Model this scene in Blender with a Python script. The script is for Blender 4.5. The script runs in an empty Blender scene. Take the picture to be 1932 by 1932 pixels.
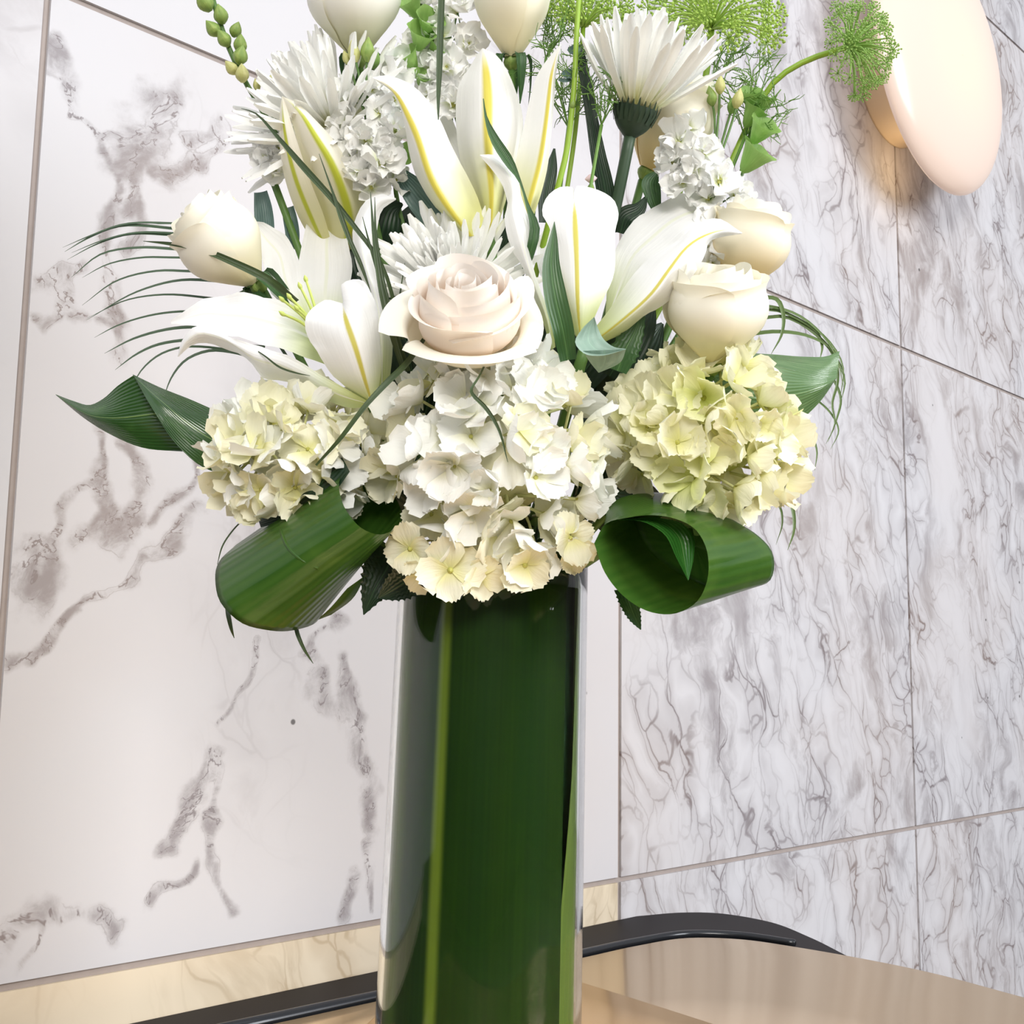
import bpy, math
import numpy as np
from mathutils import Vector, Matrix

# ------------------------------------------------------------------ camera
S = bpy.context.scene
COL = S.collection
F = 2228.0
CX = CY = 966.0
DIST = 0.80
PITCH = math.atan(300.0 / F)
ROLL = math.radians(0.82)
nrm = lambda v: np.asarray(v, float) / (np.linalg.norm(v) + 1e-12)
cam_f = np.array([0, math.cos(PITCH), math.sin(PITCH)])
r0 = np.array([1.0, 0, 0]); u0 = np.cross(r0, cam_f)
# world vertical leans to the right at the top of the picture
cam_r = math.cos(ROLL) * r0 + math.sin(ROLL) * u0
cam_u = np.cross(cam_r, cam_f)


def ray(px, py):
    return cam_f * F + (px - CX) * cam_r - (py - CY) * cam_u


# the marble wall: vertical plane receding to the right
wd = ray(3223, 1298); WALL_U = nrm([wd[0], wd[1], 0]); WALL_N = np.array([WALL_U[1], -WALL_U[0], 0.0])
r_ = ray(966, 1000); WALL_P = r_ / F * 1.45            # relative to the camera


def hit(px, py, p, n):
    d = ray(px, py); return d * (np.dot(p, n) / np.dot(d, n))


CAM_Z = 0.012 * -1 - hit(712, 1830, WALL_P, WALL_N)[2]    # the black ledge meets the wall at z = -0.012
CAM = np.array([0, -DIST, CAM_Z])
WALL_O = np.array([*(WALL_P + CAM)[:2], 0.0])


def wall_uz(px, py):
    q = hit(px, py, WALL_P, WALL_N) + CAM
    return float(np.dot(q - WALL_O, WALL_U)), float(q[2])


def on_z(px, py, z):
    d = ray(px, py); return CAM + d * ((z - CAM_Z) / d[2])


def A(px, py, d=0.0):
    """point seen at a picture position, d millimetres nearer than the vase axis"""
    q = ray(px, py); return CAM + q * ((DIST - d / 1000.0) / q[1])


def mpp(d):
    return (DIST - d / 1000.0) / F


def face(v):
    """(right, up, toward viewer) -> world direction"""
    return nrm(v[0] * cam_r + v[1] * cam_u - v[2] * cam_f)


cam = bpy.data.cameras.new('camera'); cam_o = bpy.data.objects.new('camera', cam); COL.objects.link(cam_o)
cam.sensor_width = 36; cam.lens = F / 1932 * 36; cam.clip_start = 0.02
cam_o.matrix_world = Matrix([[cam_r[i], cam_u[i], -cam_f[i], CAM[i]] for i in range(3)] + [[0, 0, 0, 1]])
S.camera = cam_o

# ------------------------------------------------------------------ light and exposure
S.view_settings.view_transform = 'Standard'; S.view_settings.look = 'None'
S.view_settings.gamma = 1.0; S.view_settings.use_curve_mapping = False
S.view_settings.exposure = 0.05
W = bpy.data.worlds.new('world'); S.world = W; W.use_nodes = True
bg = W.node_tree.nodes['Background']; bg.inputs[0].default_value = (0.95, 0.965, 1.0, 1); bg.inputs[1].default_value = 0.62


def area(name, loc, target, size, power, color, sy=None):
    l = bpy.data.lights.new(name, 'AREA'); l.energy = power; l.color = color
    l.shape = 'RECTANGLE'; l.size = size; l.size_y = sy or size
    o = bpy.data.objects.new(name, l); COL.objects.link(o); o.location = loc
    o.rotation_euler = (Vector(target) - Vector(loc)).to_track_quat('-Z', 'Y').to_euler()
    return o


area('skylight', (0.6, -1.2, 3.0), (0.3, 0.3, 0.4), 3.0, 26, (0.86, 0.92, 1.0))
area('front_fill', (0.5, -3.6, 1.9), (0.4, 0.4, 0.2), 1.5, 100, (1.0, 0.955, 0.885))  # unseen fill light added behind the camera to lift the petal shadows
area('window_light', (3.8, -1.5, 1.5), (1.0, 0.8, 0.3), 1.8, 150, (0.95, 0.97, 1.0), 2.0)
S.cycles.max_bounces = 10; S.cycles.transparent_max_bounces = 8
S.cycles.transmission_bounces = 8; S.cycles.glossy_bounces = 4; S.cycles.diffuse_bounces = 6
S.cycles.sample_clamp_indirect = 6.0


# ------------------------------------------------------------------ materials
def newmat(name):
    m = bpy.data.materials.new(name); m.use_nodes = True
    nt = m.node_tree; nt.nodes.clear()
    out = nt.nodes.new('ShaderNodeOutputMaterial')
    return m, nt, out


def N(nt, t, **kw):
    n = nt.nodes.new(t)
    for k, v in kw.items():
        if k.startswith('i_'):
            n.inputs[k[2:].replace('_', ' ')].default_value = v
        else:
            setattr(n, k, v)
    return n


def c4(c):
    return (c[0], c[1], c[2], 1)


def hexc(r, g, b):
    f = lambda x: (x / 255 / 12.92) if x / 255 <= 0.04045 else ((x / 255 + 0.055) / 1.055) ** 2.4
    return (f(r), f(g), f(b))


def mixc(nt, fac, a, b):
    n = N(nt, 'ShaderNodeMix', data_type='RGBA')
    for sock, v in ((n.inputs[0], fac), (n.inputs[6], a), (n.inputs[7], b)):
        if hasattr(v, 'is_linked') or hasattr(v, 'node'):
            nt.links.new(v, sock)
        elif isinstance(v, (int, float)):
            sock.default_value = v
        else:
            sock.default_value = c4(v)
    return n.outputs[2]


def math_(nt, op, a, b=None, c=None, clamp=False):
    n = N(nt, 'ShaderNodeMath', operation=op, use_clamp=clamp)
    for i, v in enumerate((a, b, c)):
        if v is None: continue
        if hasattr(v, 'node'): nt.links.new(v, n.inputs[i])
        else: n.inputs[i].default_value = v
    return n.outputs[0]


def sstep(nt, x, lo, hi):
    n = N(nt, 'ShaderNodeMapRange', interpolation_type='SMOOTHSTEP')
    nt.links.new(x, n.inputs[0]); n.inputs[1].default_value = lo; n.inputs[2].default_value = hi
    return n.outputs[0]


def uvsplit(nt):
    uv = N(nt, 'ShaderNodeUVMap'); sep = N(nt, 'ShaderNodeSeparateXYZ'); nt.links.new(uv.outputs[0], sep.inputs[0])
    return sep.outputs[0], sep.outputs[1], uv.outputs[0]


def stretch_noise(nt, uv, sx, sy, scale=1.0, detail=3.0):
    mp = N(nt, 'ShaderNodeMapping'); nt.links.new(uv, mp.inputs[0]); mp.inputs['Scale'].default_value = (sx, sy, 1)
    nz = N(nt, 'ShaderNodeTexNoise', i_Scale=scale, i_Detail=detail); nt.links.new(mp.outputs[0], nz.inputs['Vector'])
    return nz.outputs[0]


def petal_mat(name, base, tip, mid=None, midw=0.05, lo=0.0, hi=0.5, trans=0.3, rough=0.5, streak=14, bump=0.15, midfade=1.0, edge=None):
    m, nt, out = newmat(name)
    u, v, uv = uvsplit(nt)
    col = mixc(nt, sstep(nt, v, lo, hi), base, tip)
    du = math_(nt, 'ABSOLUTE', math_(nt, 'SUBTRACT', u, 0.5))
    if edge:
        col = mixc(nt, sstep(nt, du, 0.3, 0.5), col, edge)
    if mid:
        k = sstep(nt, du, midw, midw * 0.35)
        k = math_(nt, 'MULTIPLY', k, sstep(nt, v, 1.02, midfade * 0.75))
        col = mixc(nt, k, col, mid)
    nz = stretch_noise(nt, uv, streak, 1.2)
    p = N(nt, 'ShaderNodeBsdfPrincipled', i_Roughness=rough)
    p.inputs['Specular IOR Level'].default_value = 0.3
    nt.links.new(col, p.inputs['Base Color'])
    bp = N(nt, 'ShaderNodeBump', i_Strength=bump, i_Distance=0.002); nt.links.new(nz, bp.inputs['Height'])
    nt.links.new(bp.outputs[0], p.inputs['Normal'])
    t = N(nt, 'ShaderNodeBsdfTranslucent'); nt.links.new(col, t.inputs[0])
    mx = N(nt, 'ShaderNodeMixShader'); mx.inputs[0].default_value = trans
    nt.links.new(p.outputs[0], mx.inputs[1]); nt.links.new(t.outputs[0], mx.inputs[2]); nt.links.new(mx.outputs[0], out.inputs[0])
    return m


def leaf_mat(name, dark, light, mid=None, midw=0.02, nveins=40, rough=0.3, trans=0.12, veinmix=0.5, along=True, under=None, bump=0.25, spec=0.5):
    m, nt, out = newmat(name)
    u, v, uv = uvsplit(nt)
    a = u if along else v
    nz = stretch_noise(nt, uv, 40 if along else 3, 2 if along else 60)
    nz2 = stretch_noise(nt, uv, 3, 3)
    w = math_(nt, 'SINE', math_(nt, 'ADD', math_(nt, 'MULTIPLY', a, nveins * 6.283), math_(nt, 'MULTIPLY', nz2, 3.0)))
    k = math_(nt, 'ADD', math_(nt, 'MULTIPLY', w, 0.09), math_(nt, 'ADD', math_(nt, 'MULTIPLY', nz, 0.8), 0.1), clamp=True)
    k = math_(nt, 'MULTIPLY', k, veinmix)
    col = mixc(nt, k, dark, light)
    col = mixc(nt, math_(nt, 'MULTIPLY', sstep(nt, nz2, 0.45, 0.75), 0.4), col, light)
    if mid:
        du = math_(nt, 'ABSOLUTE', math_(nt, 'SUBTRACT', u, 0.5))
        col = mixc(nt, sstep(nt, du, midw, midw * 0.3), col, mid)
    if under:
        g = N(nt, 'ShaderNodeNewGeometry'); col = mixc(nt, g.outputs['Backfacing'], col, under)
    p = N(nt, 'ShaderNodeBsdfPrincipled', i_Roughness=rough)
    p.inputs['Specular IOR Level'].default_value = spec
    nt.links.new(col, p.inputs['Base Color'])
    bp = N(nt, 'ShaderNodeBump', i_Strength=bump, i_Distance=0.001)
    nt.links.new(math_(nt, 'ADD', w, math_(nt, 'MULTIPLY', nz, 2.0)), bp.inputs['Height'])
    nt.links.new(bp.outputs[0], p.inputs['Normal'])
    t = N(nt, 'ShaderNodeBsdfTranslucent'); nt.links.new(col, t.inputs[0])
    mx = N(nt, 'ShaderNodeMixShader'); mx.inputs[0].default_value = trans
    nt.links.new(p.outputs[0], mx.inputs[1]); nt.links.new(t.outputs[0], mx.inputs[2]); nt.links.new(mx.outputs[0], out.inputs[0])
    return m


def plain_mat(name, color, rough=0.5, metal=0.0, spec=0.5, noise=0.0, nscale=30, second=None):
    m, nt, out = newmat(name)
    p = N(nt, 'ShaderNodeBsdfPrincipled', i_Roughness=rough, i_Metallic=metal)
    p.inputs['Specular IOR Level'].default_value = spec
    p.inputs['Base Color'].default_value = c4(color)
    if noise:
        tc = N(nt, 'ShaderNodeTexCoord'); nz = N(nt, 'ShaderNodeTexNoise', i_Scale=nscale, i_Detail=4.0)
        nt.links.new(tc.outputs['Object'], nz.inputs['Vector'])
        nt.links.new(mixc(nt, math_(nt, 'MULTIPLY', nz.outputs[0], noise), color, second or color), p.inputs['Base Color'])
    nt.links.new(p.outputs[0], out.inputs[0])
    return m


def marble_mat(name, seed, base, grey, s=1.0, dense=0.5, stretch=2.6, attr=False, rot=0.25):
    m, nt, out = newmat(name)
    tc = N(nt, 'ShaderNodeTexCoord')
    mp = N(nt, 'ShaderNodeMapping'); nt.links.new(tc.outputs['Object'], mp.inputs[0])
    mp.inputs['Location'].default_value = (seed * 3.7, seed * 1.3, seed * 2.1)
    mp.inputs['Rotation'].default_value = (0, rot, 0)

    def warped(src, sc, det, amp):
        w = N(nt, 'ShaderNodeTexNoise', i_Scale=sc, i_Detail=det, i_Roughness=0.5); nt.links.new(src, w.inputs['Vector'])
        q = N(nt, 'ShaderNodeVectorMath', operation='SUBTRACT'); nt.links.new(w.outputs[1], q.inputs[0]); q.inputs[1].default_value = (0.5, 0.5, 0.5)
        v = N(nt, 'ShaderNodeVectorMath', operation='MULTIPLY_ADD'); nt.links.new(q.outputs[0], v.inputs[0])
        v.inputs[1].default_value = (amp,) * 3; nt.links.new(src, v.inputs[2]); return v.outputs[0]
    wv = warped(mp.outputs[0], 5.0 * s, 2.0, 0.20 / s)
    wv = warped(wv, 26.0 * s, 3.0, 0.022 / s)
    sq = N(nt, 'ShaderNodeMapping'); nt.links.new(wv, sq.inputs[0]); sq.inputs['Scale'].default_value = (1, 1, 1 / stretch)
    big = N(nt, 'ShaderNodeTexNoise', i_Scale=4.0 * s, i_Detail=3.0); nt.links.new(sq.outputs[0], big.inputs['Vector'])
    mask = sstep(nt, big.outputs[0], 0.60 - 0.35 * dense, 0.80 - 0.35 * dense)
    brk = N(nt, 'ShaderNodeTexNoise', i_Scale=14.0 * s, i_Detail=2.0); nt.links.new(sq.outputs[0], brk.inputs['Vector'])
    brk = sstep(nt, brk.outputs[0], 0.36, 0.62)
    tot = None
    for sc, wd_, amt in ((11.0, 0.035, 1.0), (25.0, 0.07, 0.75)):
        vo = N(nt, 'ShaderNodeTexVoronoi', feature='DISTANCE_TO_EDGE', i_Scale=sc * s); nt.links.new(sq.outputs[0], vo.inputs['Vector'])
        ln = math_(nt, 'MULTIPLY', sstep(nt, vo.outputs['Distance'], wd_, 0.0), amt)
        halo = math_(nt, 'MULTIPLY', sstep(nt, vo.outputs['Distance'], wd_ * 6, 0.0), 0.34)
        ln = math_(nt, 'MULTIPLY', math_(nt, 'MAXIMUM', ln, halo), math_(nt, 'MULTIPLY_ADD', brk, 0.8, 0.2))
        tot = ln if tot is None else math_(nt, 'MAXIMUM', tot, ln)
    fine = N(nt, 'ShaderNodeTexNoise', i_Scale=9.0 * s, i_Detail=6.0, i_Roughness=0.6); nt.links.new(sq.outputs[0], fine.inputs['Vector'])
    cloud = math_(nt, 'MULTIPLY', sstep(nt, fine.outputs[0], 0.48, 0.70), 0.75)
    k = math_(nt, 'MULTIPLY', math_(nt, 'MAXIMUM', tot, cloud), mask)
    k = math_(nt, 'MULTIPLY', k, 0.95 if dense > 0.3 else 0.45)
    if attr:
        at = N(nt, 'ShaderNodeAttribute', attribute_name='vein')
        n2 = N(nt, 'ShaderNodeTexNoise', i_Scale=30.0, i_Detail=7.0, i_Roughness=0.62); nt.links.new(mp.outputs[0], n2.inputs['Vector'])
        n3 = N(nt, 'ShaderNodeTexNoise', i_Scale=34.0, i_Detail=4.0, i_Roughness=0.55); nt.links.new(wv, n3.inputs['Vector'])
        val = math_(nt, 'ADD', at.outputs['Fac'], math_(nt, 'MULTIPLY', math_(nt, 'SUBTRACT', n2.outputs[0], 0.5), 2.8))
        n5 = N(nt, 'ShaderNodeTexNoise', i_Scale=16.0, i_Detail=6.0, i_Roughness=0.7); nt.links.new(wv, n5.inputs['Vector'])
        body = math_(nt, 'MULTIPLY', sstep(nt, val, -0.55, 0.9), math_(nt, 'MULTIPLY_ADD', sstep(nt, n5.outputs[0], 0.36, 0.62), 0.62, 0.08))
        n4 = N(nt, 'ShaderNodeTexNoise', i_Scale=18.0, i_Detail=3.0); nt.links.new(mp.outputs[0], n4.inputs['Vector'])
        rim = sstep(nt, math_(nt, 'ABSOLUTE', math_(nt, 'SUBTRACT', val, 0.10)), 0.17, 0.0)
        rim = math_(nt, 'MULTIPLY', rim, math_(nt, 'MULTIPLY', sstep(nt, n4.outputs[0], 0.46, 0.62), 0.42))
        ridge = sstep(nt, math_(nt, 'ABSOLUTE', math_(nt, 'SUBTRACT', n3.outputs[0], 0.5)), 0.035, 0.0)
        core = math_(nt, 'MULTIPLY', math_(nt, 'MULTIPLY', ridge, sstep(nt, val, 0.05, 0.5)), 0.85)
        k = math_(nt, 'MAXIMUM', math_(nt, 'MAXIMUM', k, core), math_(nt, 'MAXIMUM', body, rim), clamp=True)
    tint = N(nt, 'ShaderNodeTexNoise', i_Scale=3.0); nt.links.new(mp.outputs[0], tint.inputs['Vector'])
    tk = sstep(nt, tint.outputs[0], 0.40, 0.65)
    b2 = mixc(nt, tk, base, (base[0] * 1.0, base[1] * 0.98, base[2] * 0.965)); g2 = mixc(nt, tk, grey, (grey[0] * 1.12, grey[1] * 1.0, grey[2] * 0.86))
    col = mixc(nt, k, b2, g2)
    spk = N(nt, 'ShaderNodeTexVoronoi', i_Scale=9.0); nt.links.new(mp.outputs[0], spk.inputs['Vector'])
    col = mixc(nt, math_(nt, 'MULTIPLY', sstep(nt, spk.outputs['Distance'], 0.035, 0.02), 0.8), col, (0.05, 0.045, 0.045))
    p = N(nt, 'ShaderNodeBsdfPrincipled', i_Roughness=0.45); p.inputs['Specular IOR Level'].default_value = 0.10
    nt.links.new(col, p.inputs['Base Color']); nt.links.new(p.outputs[0], out.inputs[0])
    return m


M = {}
M['lily'] = petal_mat('lily_petal', hexc(206, 218, 150), hexc(250, 250, 250), mid=hexc(244, 246, 232), midw=0.05, lo=0.02, hi=0.38, bump=0.3, trans=0.14)
M['lily_rib'] = petal_mat('lily_petal_rib', hexc(206, 218, 140), hexc(250, 250, 250), mid=hexc(206, 196, 92), midw=0.055, lo=0.02, hi=0.42, bump=0.3, trans=0.14)
M['lily_bud'] = petal_mat('lily_bud_petal', hexc(236, 232, 170), hexc(253, 249, 236), mid=hexc(200, 208, 72), midw=0.13, lo=0.0, hi=0.7, bump=0.3, trans=0.3)
M['lily_yel'] = petal_mat('lily_yellow_rib_petal', hexc(226, 226, 150), hexc(248, 247, 243), mid=hexc(220, 206, 88), midw=0.11, lo=0.02, hi=0.5, bump=0.3, trans=0.14)
M['hyd_white'] = petal_mat('hydrangea_white', hexc(243, 242, 212), hexc(251, 252, 249), lo=0.0, hi=0.5, streak=9, bump=0.4, trans=0.2)
M['hyd_cream'] = petal_mat('hydrangea_cream', hexc(236, 234, 170), hexc(249, 247, 224), lo=0.0, hi=0.6, streak=9, bump=0.4, trans=0.2)
M['hyd_yel'] = petal_mat('hydrangea_yellow', hexc(238, 238, 178), hexc(250, 249, 224), lo=0.0, hi=0.65, streak=9, bump=0.4, trans=0.2)
M['hyd_lime'] = petal_mat('hydrangea_lime', hexc(228, 234, 150), hexc(245, 246, 204), lo=0.0, hi=0.9, streak=9, bump=0.4, trans=0.2)
M['rose'] = petal_mat('rose_cream', hexc(244, 234, 192), hexc(252, 249, 236), lo=0.0, hi=0.75, bump=0.12, trans=0.14, streak=7)
M['rose_white'] = petal_mat('rose_white', hexc(226, 222, 178), hexc(250, 249, 240), lo=0.0, hi=0.6, bump=0.12, trans=0.14, streak=7)
M['rose_peach'] = petal_mat('rose_peach', hexc(250, 224, 162), hexc(252, 246, 226), lo=0.0, hi=0.75, bump=0.12, trans=0.14, streak=7)
M['rose_blush'] = petal_mat('rose_blush', hexc(254, 230, 206), hexc(255, 250, 244), lo=0.25, hi=0.95, bump=0.1, trans=0.14, streak=7)
M['mum'] = petal_mat('chrysanthemum_petal', hexc(236, 236, 180), hexc(252, 252, 249), lo=0.0, hi=0.5, streak=5, bump=0.35, trans=0.14)
M['stock'] = petal_mat('stock_petal', hexc(232, 238, 196), hexc(253, 253, 251), lo=0.0, hi=0.35, streak=8, bump=0.4, trans=0.14)
M['leaf'] = leaf_mat('glossy_leaf', hexc(24, 62, 22), hexc(78, 118, 58), mid=hexc(120, 150, 90), midw=0.012, nveins=22, rough=0.2, spec=0.8, under=hexc(52, 92, 40))
M['leaf_roll'] = leaf_mat('rolled_leaf', hexc(38, 82, 24), hexc(96, 130, 52), nveins=30, rough=0.28, veinmix=0.5, along=True, trans=0.22, bump=0.15)
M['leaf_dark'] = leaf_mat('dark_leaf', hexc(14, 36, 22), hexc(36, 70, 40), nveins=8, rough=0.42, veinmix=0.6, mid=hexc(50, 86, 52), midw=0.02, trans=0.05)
M['leaf_mid'] = leaf_mat('mid_leaf', hexc(36, 76, 38), hexc(84, 122, 66), nveins=7, rough=0.4, veinmix=0.6, mid=hexc(100, 140, 84), midw=0.02)
M['leaf_blue'] = leaf_mat('blue_leaf', hexc(52, 84, 76), hexc(120, 146, 140), nveins=9, rough=0.35, veinmix=0.8, mid=hexc(90, 120, 110), midw=0.02)
M['leaf_euc'] = leaf_mat('eucalyptus_leaf', hexc(128, 156, 140), hexc(176, 196, 184), nveins=4, rough=0.55, veinmix=0.5, mid=hexc(150, 178, 160), midw=0.03)
M['leaf_r'] = leaf_mat('painted_sheen_leaf', hexc(58, 100, 50), hexc(136, 166, 116), mid=hexc(140, 170, 120), midw=0.01, nveins=16, rough=0.22, veinmix=0.7, spec=0.8, trans=0.2)  # window sheen put into the colour as lighter greens
M['leaf_tip'] = leaf_mat('leaf_tip', hexc(30, 92, 26), hexc(84, 140, 64), mid=hexc(120, 160, 90), midw=0.015, nveins=8, rough=0.22, spec=0.7)
M['palm'] = leaf_mat('palm_leaflet', hexc(44, 72, 44), hexc(96, 118, 92), nveins=2, rough=0.35, veinmix=0.6, trans=0.1)
M['palm_r'] = leaf_mat('palm_leaflet_light', hexc(74, 104, 44), hexc(124, 144, 88), nveins=2, rough=0.3, veinmix=0.6, trans=0.2)
M['blade'] = leaf_mat('grass_blade', hexc(34, 52, 26), hexc(82, 104, 56), nveins=2, rough=0.4, veinmix=0.7, trans=0.08)
M['bell'] = leaf_mat('bell_calyx', hexc(132, 178, 84), hexc(190, 220, 140), nveins=5, rough=0.5, veinmix=0.6, trans=0.3)
M['bud'] = leaf_mat('green_bud', hexc(96, 140, 60), hexc(196, 212, 120), nveins=4, rough=0.5, veinmix=0.8, trans=0.15)
M['bud_y'] = leaf_mat('yellow_bud', hexc(178, 182, 84), hexc(240, 236, 180), nveins=3, rough=0.5, veinmix=0.9, trans=0.2)
M['stem'] = plain_mat('green_stem', hexc(96, 132, 60), 0.5, noise=0.6, nscale=60, second=hexc(60, 96, 44))
M['stem_lime'] = plain_mat('lime_stem', hexc(152, 184, 56), 0.45, noise=0.6, nscale=60, second=hexc(120, 160, 50))
M['stem_dark'] = plain_mat('dark_stem', hexc(44, 66, 46), 0.5, noise=0.6, nscale=60, second=hexc(70, 92, 66))
M['calyx'] = plain_mat('dark_calyx', hexc(26, 44, 28), 0.55, noise=0.7, nscale=80, second=hexc(52, 76, 48))
M['umbel'] = plain_mat('umbel_green', hexc(150, 186, 66), 0.55, noise=0.8, nscale=120, second=hexc(186, 212, 110))
M['umbel2'] = plain_mat('umbel_green_far', hexc(128, 170, 76), 0.55, noise=0.8, nscale=120, second=hexc(172, 204, 116))
M['fern'] = plain_mat('feathery_green', hexc(126, 168, 74), 0.55, noise=0.8, nscale=40, second=hexc(84, 122, 60))
M['stamen'] = plain_mat('stamen_yellow_green', hexc(206, 220, 120), 0.5, noise=0.5, nscale=80, second=hexc(186, 206, 90))
M['eye'] = plain_mat('floret_eye', hexc(176, 178, 84), 0.6, noise=0.5, nscale=200, second=hexc(214, 206, 130))
M['pedicel'] = plain_mat('pale_pedicel', hexc(206, 206, 150), 0.6, noise=0.5, nscale=80, second=hexc(170, 180, 110))
M['grout'] = plain_mat('joint_grout', hexc(166, 155, 150), 0.85, noise=0.6, nscale=90, second=hexc(140, 130, 126))


# ------------------------------------------------------------------ mesh helpers
class MB:
    def __init__(s): s.v = []; s.f = []; s.uv = []; s.n = 0

    def add(s, v, f, uv):
        s.v.append(np.asarray(v, float).reshape(-1, 3)); s.uv.append(np.asarray(uv, float).reshape(-1, 2))
        s.f += [tuple(i + s.n for i in q) for q in f]; s.n += len(s.v[-1])
        return s

    def grid(s, P, closed=False):
        nv, nu = P.shape[:2]
        U, V = np.meshgrid(np.linspace(0, 1, nu), np.linspace(0, 1, nv))
        f = []
        for j in range(nv - 1):
            for i in range(nu if closed else nu - 1):
                i2 = (i + 1) % nu
                f.append((j * nu + i, j * nu + i2, (j + 1) * nu + i2, (j + 1) * nu + i))
        return s.add(P, f, np.stack([U, V], -1))

    def tube(s, pts, rad, n=6, cap=True):
        pts = np.asarray(pts, float); m = len(pts)
        rad = np.broadcast_to(np.asarray(rad, float), (m,)) if np.ndim(rad) else np.full(m, float(rad))
        T = np.gradient(pts, axis=0); T /= np.linalg.norm(T, axis=1, keepdims=True) + 1e-12
        ref = nrm([0.31, 0.87, 0.38])
        a = np.cross(T, ref); a /= np.linalg.norm(a, axis=1, keepdims=True) + 1e-9; b = np.cross(T, a)
        th = np.linspace(0, 2 * math.pi, n, endpoint=False)
        P = pts[:, None] + rad[:, None, None] * (np.cos(th)[None, :, None] * a[:, None] + np.sin(th)[None, :, None] * b[:, None])
        k = s.n
        s.grid(P, True)
        if cap:
            s.f.append(tuple(k + i for i in range(n))[::-1]); s.f.append(tuple(k + (m - 1) * n + i for i in range(n)))
        return s

    def ellipsoid(s, c, ax, length, r, n=8, m=7, shape=None):
        ax = nrm(ax); a = nrm(np.cross(ax, [0.3, 0.8, 0.52])); b = np.cross(ax, a)
        P = np.zeros((m, n, 3)); th = np.linspace(0, 2 * math.pi, n, endpoint=False)
        for j in range(m):
            t = j / (m - 1); rr = shape(t) if shape else r * math.sin(math.pi * min(max(t, 0.02), 0.98))
            P[j] = np.asarray(c) + ax * length * (t - 0.5) + rr * (np.cos(th)[:, None] * a + np.sin(th)[:, None] * b)
        return s.grid(P, True)

    def mesh(s, name, mat, loc=(0, 0, 0)):
        me = bpy.data.meshes.new(name)
        V = np.concatenate(s.v) - np.asarray(loc, float)
        me.from_pydata(V.tolist(), [], s.f)
        uvl = me.uv_layers.new(name='UVMap'); UV = np.concatenate(s.uv)
        li = np.zeros(len(me.loops), int); me.loops.foreach_get('vertex_index', li)
        uvl.data.foreach_set('uv', UV[li].ravel())
        me.polygons.foreach_set('use_smooth', [True] * len(me.polygons))
        if mat: me.materials.append(mat)
        me.update()
        return me


def crv(pts, n):
    """Catmull-Rom through points, n samples, chord-length parameter"""
    P = np.asarray(pts, float); m = len(P)
    if m == 2: return P[0] + (P[1] - P[0]) * np.linspace(0, 1, n)[:, None]
    d = np.sqrt(np.linalg.norm(np.diff(P[:, :3], axis=0), axis=1)) ** 1.6 + 1e-6
    t = np.concatenate([[0], np.cumsum(d)]); t /= t[-1]
    Mx = np.gradient(P, t, axis=0)
    x = np.linspace(0, 1, n); k = np.clip(np.searchsorted(t, x, 'right') - 1, 0, m - 2)
    h = (t[k + 1] - t[k])[:, None]; s = ((x - t[k]) / (t[k + 1] - t[k]))[:, None]
    return ((2 * s**3 - 3 * s**2 + 1) * P[k] + (s**3 - 2 * s**2 + s) * h * Mx[k] + (-2 * s**3 + 3 * s**2) * P[k + 1] + (s**3 - s**2) * h * Mx[k + 1])


def AP(pts):
    return [A(*p) for p in pts]


def loft(curves, nv=24, nu=13, bulge=None, ruffle=0, rfreq=5, seed=0):
    C = [crv(AP(c), nv) for c in curves]
    if bulge is not None:
        mid = (C[0] + C[1]) / 2 + face((0, 0, 1)) * (bulge / 1000.0) * np.sin(np.linspace(0, math.pi, nv))[:, None] ** 0.7
        C = [C[0], mid, C[1]]
    C = np.array(C); k = len(C); P = np.zeros((nv, nu, 3)); uu = np.linspace(0, 1, nu)
    for j in range(nv):
        P[j] = crv_u(C[:, j], uu)
    if ruffle:
        rg = np.random.default_rng(seed); ph = rg.uniform(0, 6.28, 4)
        v = np.linspace(0, 1, nv); e = (np.abs(uu - 0.5) * 2) ** 3
        for sgn, pp in ((0, ph[0]), (1, ph[1])):
            w = np.sin(v * rfreq * 6.28 + pp) * np.sin(v * math.pi) * ruffle / 1000 + np.sin(v * rfreq * 2.3 * 6.28 + pp * 2) * ruffle / 3000 * np.sin(v * math.pi)
            sel = (uu > 0.5) if sgn else (uu < 0.5)
            P[:, sel] += face((0.2, 0.35, 0.9)) * (w[:, None] * e[sel][None])[..., None]
    return P


def crv_u(pts, u):
    m = len(pts)
    if m == 2: return pts[0] + (pts[1] - pts[0]) * u[:, None]
    t = np.linspace(0, 1, m); Mx = np.gradient(pts, t, axis=0)
    k = np.clip((u * (m - 1)).astype(int), 0, m - 2); h = 1 / (m - 1); s = ((u - t[k]) / h)[:, None]
    return ((2 * s**3 - 3 * s**2 + 1) * pts[k] + (s**3 - 2 * s**2 + s) * h * Mx[k] + (-2 * s**3 + 3 * s**2) * pts[k + 1] + (s**3 - s**2) * h * Mx[k + 1])


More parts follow.
